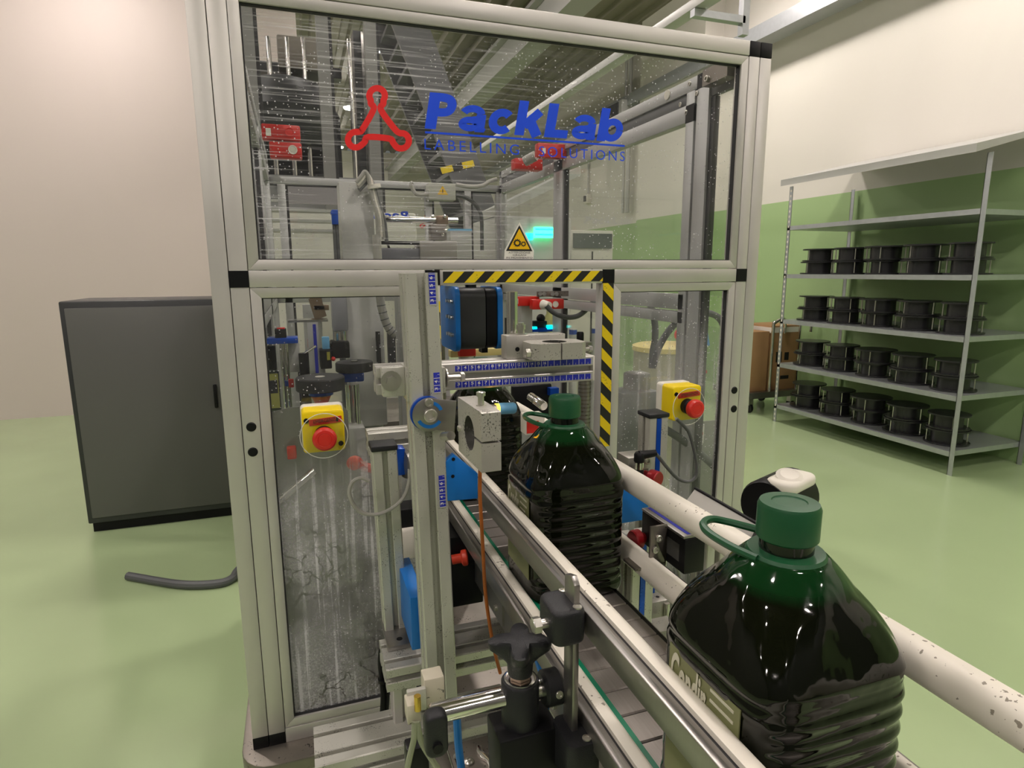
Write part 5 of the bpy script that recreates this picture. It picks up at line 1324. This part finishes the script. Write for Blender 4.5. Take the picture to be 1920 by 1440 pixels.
# grip belt unit
YG = .30
x0, x1 = at(853, 600, YG)[0], at(938, 600, YG)[0]; z1, z0 = at(895, 540, YG)[2], at(895, 654, YG)[2]
GU = thing('grip_belt_unit', 'black grip belt between bright blue rounded plates above the bottle', 'belt unit', ((x0 + x1) / 2, YG + .07, z0))
def rr_x(xa, xb, m_, name, grow=0.0, ya=YG - .02, yb=YG + .14):
    s_ = rrect(yb - ya + 2 * grow, z1 - z0 + 2 * grow, .022)
    return part(GU, name, MB().prism(s_, (xa, (ya + yb) / 2, (z0 + z1) / 2), Y_, Z_, X_ * (xb - xa)), m_, bevel=.001)
e0 = rr_x(x0 - .004, x0 + .008, BLUEP, 'side_plate', .004)
rr_x(x0 + .008, x0 + .072, mat('grip_belt_rubber', (.03, .031, .033), .45), 'grip_belt')
rr_x(x0 + .074, x1 - .014, BLACK, 'grip_belt', -.001)
e1 = rr_x(x1 - .013, x1, BLUEP, 'side_plate', .002)
for v in (565, 595, 628):
    for yy in (YG + .0, YG + .02, YG + .045):
        q = at(850, v, YG); part(GU, 'plate_screw', MB().cyl((x0 - .004, yy, q[2]), (x0 - .011, yy, q[2]), .0045, n=10), ZINC)
part(GU, 'hanger_tube', MB().cyl(((x0 + x1) / 2, YG + .06, z1), ((x0 + x1) / 2, YG + .06, z1 + .012), .014, n=14), DARKMET)
part(GU, 'hanger_beam', MB().box(x0 - .13, x1 + .02, YG + .03, YG + .09, z1 + .012, z1 + .035), ALUI)
part(GU, 'foot_pad', MB().box(x0 + .07, x0 + .085, YG + .01, YG + .04, z0 - .012, z0), BLACK)
part(GU, 'hanger_post', MB().box(x0 - .13, x0 - .10, YG + .03, YG + .09, ZB, z1 + .012), ALUI)
# pieces beyond the opening
def deco(name, label, cat, u0, v0, u1, v1, Y_s, t_, m_, bevel=.002, ground=None):
    b = MB(); fb(b, u0, v0, u1, v1, Y_s, t_)
    return single(name, label, cat, b, m_, bevel=bevel)
t = thing('side_panel_strip', 'pale yellow bar under the grip belt unit', 'bar', at(890, 665, .5)); part(t, 'bar', fb(MB(), 845, 655, 950, 668, .5, .03), YELBOX, bevel=.002)
part(t, 'red_block', fb(MB(), 862, 654, 892, 668, .48, .02), RED); part(t, 'bar_post', fb(MB(), 866, 668, 880, 1000, .52, .02), ALUI)
t = thing('scale_rod', 'slim black rod with white scale beyond the grip belt unit', 'rod', at(953, 640, .9))
part(t, 'rod', fb(MB(), 949, 596, 957, 700, .9, .015), BLACK); part(t, 'scale', fb(MB(), 951, 602, 955, 624, .898, .002), PAPER)
t = thing('status_column', 'black clamp box with cyan status light beyond the clamp block', 'sensor', at(1020, 625, 1.1))
part(t, 'box', fb(MB(), 1000, 602, 1026, 617, 1.1, .04), BLACK, bevel=.003); part(t, 'ball', MB().ball(at(1014, 597, 1.12), .018, n=12, m=8), BLACK)
part(t, 'blue_tray', fb(MB(), 996, 615, 1040, 622, 1.09, .05), BLUE); part(t, 'status_light', fb(MB(), 1026, 610, 1038, 617, 1.09, .02), CYAN)
part(t, 'status_light', fb(MB(), 999, 613, 1007, 617, 1.088, .02), CYAN); part(t, 'tray_post', fb(MB(), 1012, 622, 1026, 900, 1.11, .02), ALUI)
for k, (u0, u1, v0, m_, nm, lb) in enumerate(((1068, 1081, 617, GREYPL, 'air_cylinder', 'blue capped air cylinder standing behind the black grip'), (1110, 1118, 615, GREYPL, 'air_cylinder', 'blue capped air cylinder beside the hazard striped post'))):
    t = thing(nm, lb, 'cylinder', at((u0 + u1) / 2, 720, 1.0)); c = at((u0 + u1) / 2, v0, 1.0); r_ = (at(u1, v0, 1.0)[0] - at(u0, v0, 1.0)[0]) / 2
    part(t, 'tube', MB().cyl((c[0], 1.0, ZB if c[0] < .93 else 0), (c[0], 1.0, c[2]), r_, n=16), m_); part(t, 'blue_cap', MB().cyl((c[0], 1.0, c[2] - .003), (c[0], 1.0, c[2] - .02), r_ * 1.06, n=16), BLUE)
t = thing('clamping_lever', 'short black cylindrical clamping grip behind the split clamp', 'lever', at(1088, 660, .6)); c = at(1088, 622, .6)
part(t, 'grip', MB().lathe([(.009, -.05), (.0115, -.045), (.0115, -.004), (.009, 0)], c, n=16), BLACK); part(t, 'stem', MB().cyl((c[0], .6, ZB), (c[0], .6, c[2] - .05), .006, n=10), CHROME)
t = thing('yellow_bottle', 'small bottle with yellow label on the bench beyond the opening', 'bottle', at(1029, 600, 1.6)); part(t, 'body', MB().lathe([(.03, -.1), (.03, 0), (.012, .03), (.012, .05)], at(1029, 600, 1.6), n=16), mat('yellow_green_label', (.42, .42, .12), .5)); part(t, 'stand', MB().cyl(at(1029, 600, 1.6) - Z_ * .1, Vector((at(1029, 600, 1.6)[0], 1.6, 0)), .02, n=10), ALUI)
t = thing('dark_hopper', 'black hopper plate and bracket above the middle bottle', 'bracket', at(1010, 760, .22)); part(t, 'plate', fb(MB(), 962, 722, 1035, 800, .22, .02), BLACK, bevel=.004); part(t, 'blue_clip', fb(MB(), 1032, 728, 1048, 742, .2, .02), BLUE); part(t, 'post', fb(MB(), 1030, 742, 1046, 1000, .225, .02), ALUI)
t = thing('white_sensor_box', 'white sensor box with red label behind the middle bottle neck', 'sensor', at(1005, 810, -.12)); part(t, 'box', fb(MB(), 986, 778, 1022, 815, -.13, .03), WPL, bevel=.002); part(t, 'red_label', fb(MB(), 988, 790, 1010, 812, -.131, .001), RED)
part(t, 'stem', fb(MB(), 1000, 815, 1012, 860, -.12, .01), ALUD)
t = thing('round_steel_post', 'round threaded steel column beside the hazard striped post', 'column', at(1095, 760, .12)); c = at(1096, 740, .12); part(t, 'column', MB().cyl((c[0], .12, ZB), (c[0], .12, 1.44), .014, n=18), STEEL)
for i in range(18): part(t, 'thread', MB().cyl((c[0], .12, 1.25 + i * .009), (c[0], .12, 1.2535 + i * .009), .0148, n=16), STEELD)

# left bay behind the stained pane
Yd = .30
def disc(t, name, u, v, ru, hv, Y_s, m_):
    c = at(u, v, Y_s); r_ = at(u + ru, v, Y_s)[0] - c[0]; h = hv / F * (Y_s + 1.15)
    return part(t, name, MB().lathe([(r_ * .97, -h), (r_, -h + .002), (r_, -.003), (r_ * .96, 0), (r_ * .2, 0), (r_ * .2, -.002), (.0003, -.002)], c, n=40), m_), c, r_, h
RO = thing('black_roller', 'large black foam roller disc with white hub behind the stained pane', 'roller', at(600, 735, Yd))
foam = mat('black_foam', (.035, .035, .038), .6, bump=.2, scale=200)
_, c, r_, h = disc(RO, 'roller_disc', 600, 706, 46, 24, Yd, foam)
part(RO, 'white_hub', MB().cyl(c + Z_ * .0005, c - Z_ * .001, r_ * .2, n=20), WPL)
part(RO, 'shaft', MB().cyl((c[0], Yd, ZB), (c[0], Yd, c[2] - h), .014, n=16), STEEL)
part(RO, 'blue_washer', MB().cyl(c - Z_ * h, c - Z_ * (h + .012), r_ * .5, n=20), BLUE)
part(RO, 'red_collar', MB().cyl(c - Z_ * (h + .014), c - Z_ * (h + .034), r_ * .42, r_ * .25, n=20), RED)
RO2 = thing('small_black_roller', 'smaller black roller disc on a blue block and steel column', 'roller', at(664, 800, Yd + .08))
_, c, r_, h = disc(RO2, 'roller_disc', 664, 678, 35, 17, Yd + .08, foam)
part(RO2, 'chrome_screw', MB().cyl(c + Z_ * .0, c + Z_ * .003, r_ * .18, n=14), CHROME)
b = MB(); fb(b, 637, 699, 683, 717, Yd + .06, .05); part(RO2, 'blue_block', b, BLUE, bevel=.004)
c2 = at(660, 720, Yd + .085); part(RO2, 'steel_column', MB().cyl((c2[0], Yd + .085, at(660, 806, Yd + .085)[2]), (c2[0], Yd + .085, c2[2]), .017, n=18), CHROME)
b = MB(); fb(b, 640, 803, 690, 1010, Yd + .04, .08); part(RO2, 'column_base', b, GREYPL, bevel=.003)
BB = thing('blue_bracket_column', 'steel column with blue bracket and black box behind the stained pane', 'bracket', at(530, 735, .42))
b = MB(); fb(b, 500, 634, 559, 645, .40, .05); part(BB, 'blue_bracket', b, BLUE, bevel=.002)
b = MB(); fb(b, 515, 617, 537, 634, .405, .03); part(BB, 'black_box', b, BLACK, bevel=.002)
b = MB(); fb(b, 519, 615, 534, 618, .407, .02); part(BB, 'red_button', b, RED)
for u in (528, 535):
    q = at(u, 640, .43); part(BB, 'column_rod', MB().cyl((q[0], .43, ZB), (q[0], .43, q[2]), .006, n=12), CHROME)
b = MB(); fb(b, 538, 643, 563, 698, .45, .01); part(BB, 'grey_panel', b, GREYPL, bevel=.002)
b = MB(); fb(b, 502, 648, 518, 700, .46, .03); part(BB, 'black_motor', b, BLACK, bevel=.003)
b = MB(); fb(b, 541, 711, 551, 727, .39, .01); part(BB, 'red_lever', b, RED, bevel=.002)
b = MB(); fb(b, 534, 714, 542, 724, .395, .01); part(BB, 'blue_clip', b, BLUE)
t = thing('labelled_bottle', 'dark bottle with yellow green label behind the stained pane', 'bottle', at(513, 770, .35))
c = at(513, 735, .35); part(t, 'body', MB().cyl((c[0], .35, c[2] - .05), (c[0], .35, c[2] + .05), .0145, n=20), mat('bottle_dark', (.02, .03, .02), .2))
part(t, 'label', MB().box(c[0] - .0125, c[0] + .0125, .334, .3356, c[2] - .035, c[2] + .045), mat('yellow_green_label2', (.36, .36, .10), .5))
part(t, 'label_print', MB().box(c[0] - .012, c[0] + .01, .3335, .334, c[2] + .0, c[2] + .03), DARKMET); part(t, 'blue_base', MB().box(c[0] - .016, c[0] + .016, .335, .365, c[2] - .065, c[2] - .05), BLUE)
part(t, 'stand', MB().cyl((c[0], .35, ZB), (c[0], .35, c[2] - .065), .01, n=10), STEELD)
t = thing('scale_profile', 'upright aluminium profile with blue scale behind the roller discs', 'profile', at(592, 700, .6)); b = MB(); fb(b, 580, 604, 601, 760, .6, .04); part(t, 'profile', b, ALUI, bevel=.001)
b = MB(); fb(b, 589, 608, 595, 700, .599, .001); part(t, 'scale', b, BLUESC); b = MB(); fb(b, 540, 600, 615, 604, .60, .06); part(t, 'top_plate', b, CHROME)
t = thing('black_clamp_post', 'black cylindrical clamp post behind the large roller', 'post', at(569, 705, .42)); c = at(569, 662, .42); part(t, 'post', MB().cyl((c[0], .42, ZB), (c[0], .42, c[2]), .012, n=16), BLACK); part(t, 'lever', MB().cyl(c + Z_ * -.003, c + Vector((.03, 0, .016)), .003, n=8), CHROME)
t = thing('dispenser_box', 'black dispenser box with yellow tag and light blue holder', 'dispenser', at(611, 700, .5)); part(t, 'box', fb(MB(), 600, 656, 622, 692, .5, .05), BLACK, bevel=.003); part(t, 'yellow_tag', fb(MB(), 613, 660, 619, 675, .498, .002), mat('olive_tag', (.35, .33, .04), .5)); part(t, 'light_blue_holder', fb(MB(), 604, 632, 618, 655, .52, .02), BLUELT, bevel=.002)
part(t, 'pink_button', MB().ball(at(625, 673, .5), .006, n=10, m=6), RED); part(t, 'post', fb(MB(), 606, 690, 616, 900, .52, .02), ALUI); part(t, 'orange_tag', fb(MB(), 577, 636, 583, 652, .62, .01), REDO)
t = thing('brown_gripper', 'brown angled gripper arm hanging behind the stained pane', 'gripper', at(602, 580, .9)); part(t, 'arm', MB().obox(at(592, 566, .9), Vector((.012, 0, -.05)), Y_ * .02, Vector((.018, 0, .006))), BRONZE); part(t, 'jaw', fb(MB(), 588, 572, 617, 582, .88, .04), BRONZE, bevel=.002); part(t, 'rail', fb(MB(), 596, 540, 604, 566, .93, .02), ALUI)
part(t, 'rail_post', fb(MB(), 600, 582, 612, 900, .93, .02), ALUI)
# stainless chute and plates
t = thing('chute_plate', 'bent stainless chute plate behind the stained pane', 'plate', at(600, 1200, .16))
zz = [at(u, v, .15) for u, v in ((505, 774), (545, 764), (640, 759), (652, 770))]
zb = ZB + .002
part(t, 'plate', MB().prism([(zz[0][0] - .012, zb), (.218, zb), (.218, zz[3][2] - .3), (zz[3][0], zz[3][2] - .1), (zz[3][0], zz[3][2]), (zz[2][0], zz[2][2]), (zz[1][0], zz[1][2]), (zz[0][0] - .012, zz[0][2] - .002)], (0, .15, 0), X_, Z_, Y_ * .003), mat('dull_stainless', (.30, .29, .285), .45, .6, var=.15, scale=5))
part(t, 'round_bar', MB().cyl(at(505, 955, .12), at(590, 882, .14), .009, n=14), CHROME)
part(t, 'clip', fb(MB(), 538, 838, 556, 862, .13, .015), RED, bevel=.003)
# right bay: hoses, sheet, drum with bags standing behind the guard
def hose(name, label, pts, r_, m_): single(name, label, 'hose', MB().tube(pts, r_, n=12), m_)
hose('arched_hose', 'thick grey hose arching behind the streaked pane to the frame', [at(u, v, .25) for u, v in ((1224, 690), (1232, 660), (1246, 632), (1268, 605), (1295, 590), (1322, 586), (1345, 594), (1357, 612), (1362, 640))], .009, RUBBER)
hose('bent_hose', 'slim grey hose dropping from the side rail behind the streaked pane', [at(u, v, .45) for u, v in ((1214, 562), (1222, 580), (1228, 608), (1228, 636), (1224, 660), (1222, 690))], .010, RUBBER)
c = at(1290, 655, 2.1); r_ = at(1347, 655, 2.1)[0] - c[0]
t = thing('yellow_drum', 'pale drum with yellow lid standing behind the side of the guard', 'drum', (c[0], 2.1 + r_, 0)); part(t, 'lid', MB().lathe([(r_, -.03), (r_, 0), (r_ * .9, .008), (.001, .01)], (c[0], 2.1 + r_, c[2]), n=32), YELBOX)
part(t, 'shell', MB().cyl((c[0], 2.1 + r_, 0), (c[0], 2.1 + r_, c[2] - .03), r_ * .96, n=32), mat('drum_olive', (.42, .40, .30), .5)); q = at(1325, 700, 2.1); part(t, 'red_print', MB().box(q[0] - .05, q[0] + .04, 2.1 + .05, 2.1 + .06, q[2] - .01, q[2] + .01), RED)
c2 = at(1328, 640, 2.2); t = thing('red_bag', 'crumpled red plastic bag on the yellow drum lid', 'bag', (c2[0], 2.25, c[2])); part(t, 'bag', MB().ball((c2[0] - .09, 2.3, c[2] + .068), .085, n=18, m=10, sc=(1.1, .9, .7)), REDBAG)
c3 = at(1350, 640, 2.0); t = thing('blue_cone', 'folded blue paper cone beside the red bag', 'cone', (c3[0], 2.18, c[2])); part(t, 'cone', MB().lathe([(.055, 0), (.035, .1), (.006, .18)], (c3[0] + .01, 2.2, c[2] + .008), n=10), BLUEBAG)
t = thing('grey_side_sheet', 'grey sheet panel with printed notice inside the streaked pane', 'panel', at(1320, 900, .20)); part(t, 'sheet', fb(MB(), 1286, 790, 1350, 1000, .20, .003), mat('sheet_grey', (.34, .34, .32), .4, .4), bevel=.001)
nt_ = part(t, 'notice', fb(MB(), 1300, 796, 1320, 832, .1985, .001), PAPER); part(nt_, 'notice_stripe', fb(MB(), 1302, 811, 1318, 816, .198, .0006), RED); part(nt_, 'notice_print', fb(MB(), 1302, 820, 1317, 829, .198, .0006), GREYC)
hose('grey_conduit', 'dark grey conduit sloping across the grey sheet panel', [at(u, v, .16) for u, v in ((1240, 800), (1275, 822), (1310, 848), (1345, 880))], .010, RUBBER)
t = thing('gear_housing', 'grey drive housing on the table behind the streaked pane', 'housing', at(1200, 950, .4)); part(t, 'housing', fb(MB(), 1165, 735, 1232, 1010, .4, .10), mat('housing_grey', (.22, .225, .23), .4, .4, var=.2, scale=12), bevel=.01); part(t, 'cover', fb(MB(), 1185, 700, 1222, 740, .42, .06), mat('housing_dark', (.30, .29, .28), .4, .4), bevel=.01)
# long foot rail inside the left bay, table parts under the panes
t = thing('inner_frame', 'dark mechanism frame standing on the table inside the guard', 'frame', (.35, .75, ZB))
for xx, yy in ((.02, 1.3), (.28, 1.35), (.55, 1.35), (.75, .9)): part(t, 'frame_leg', MB().box(xx, xx + .04, yy, yy + .04, ZB, 1.48), ALUI)
part(t, 'cross_plate', MB().box(.0, .80, .98, 1.4, 1.05, 1.08), STEELD)
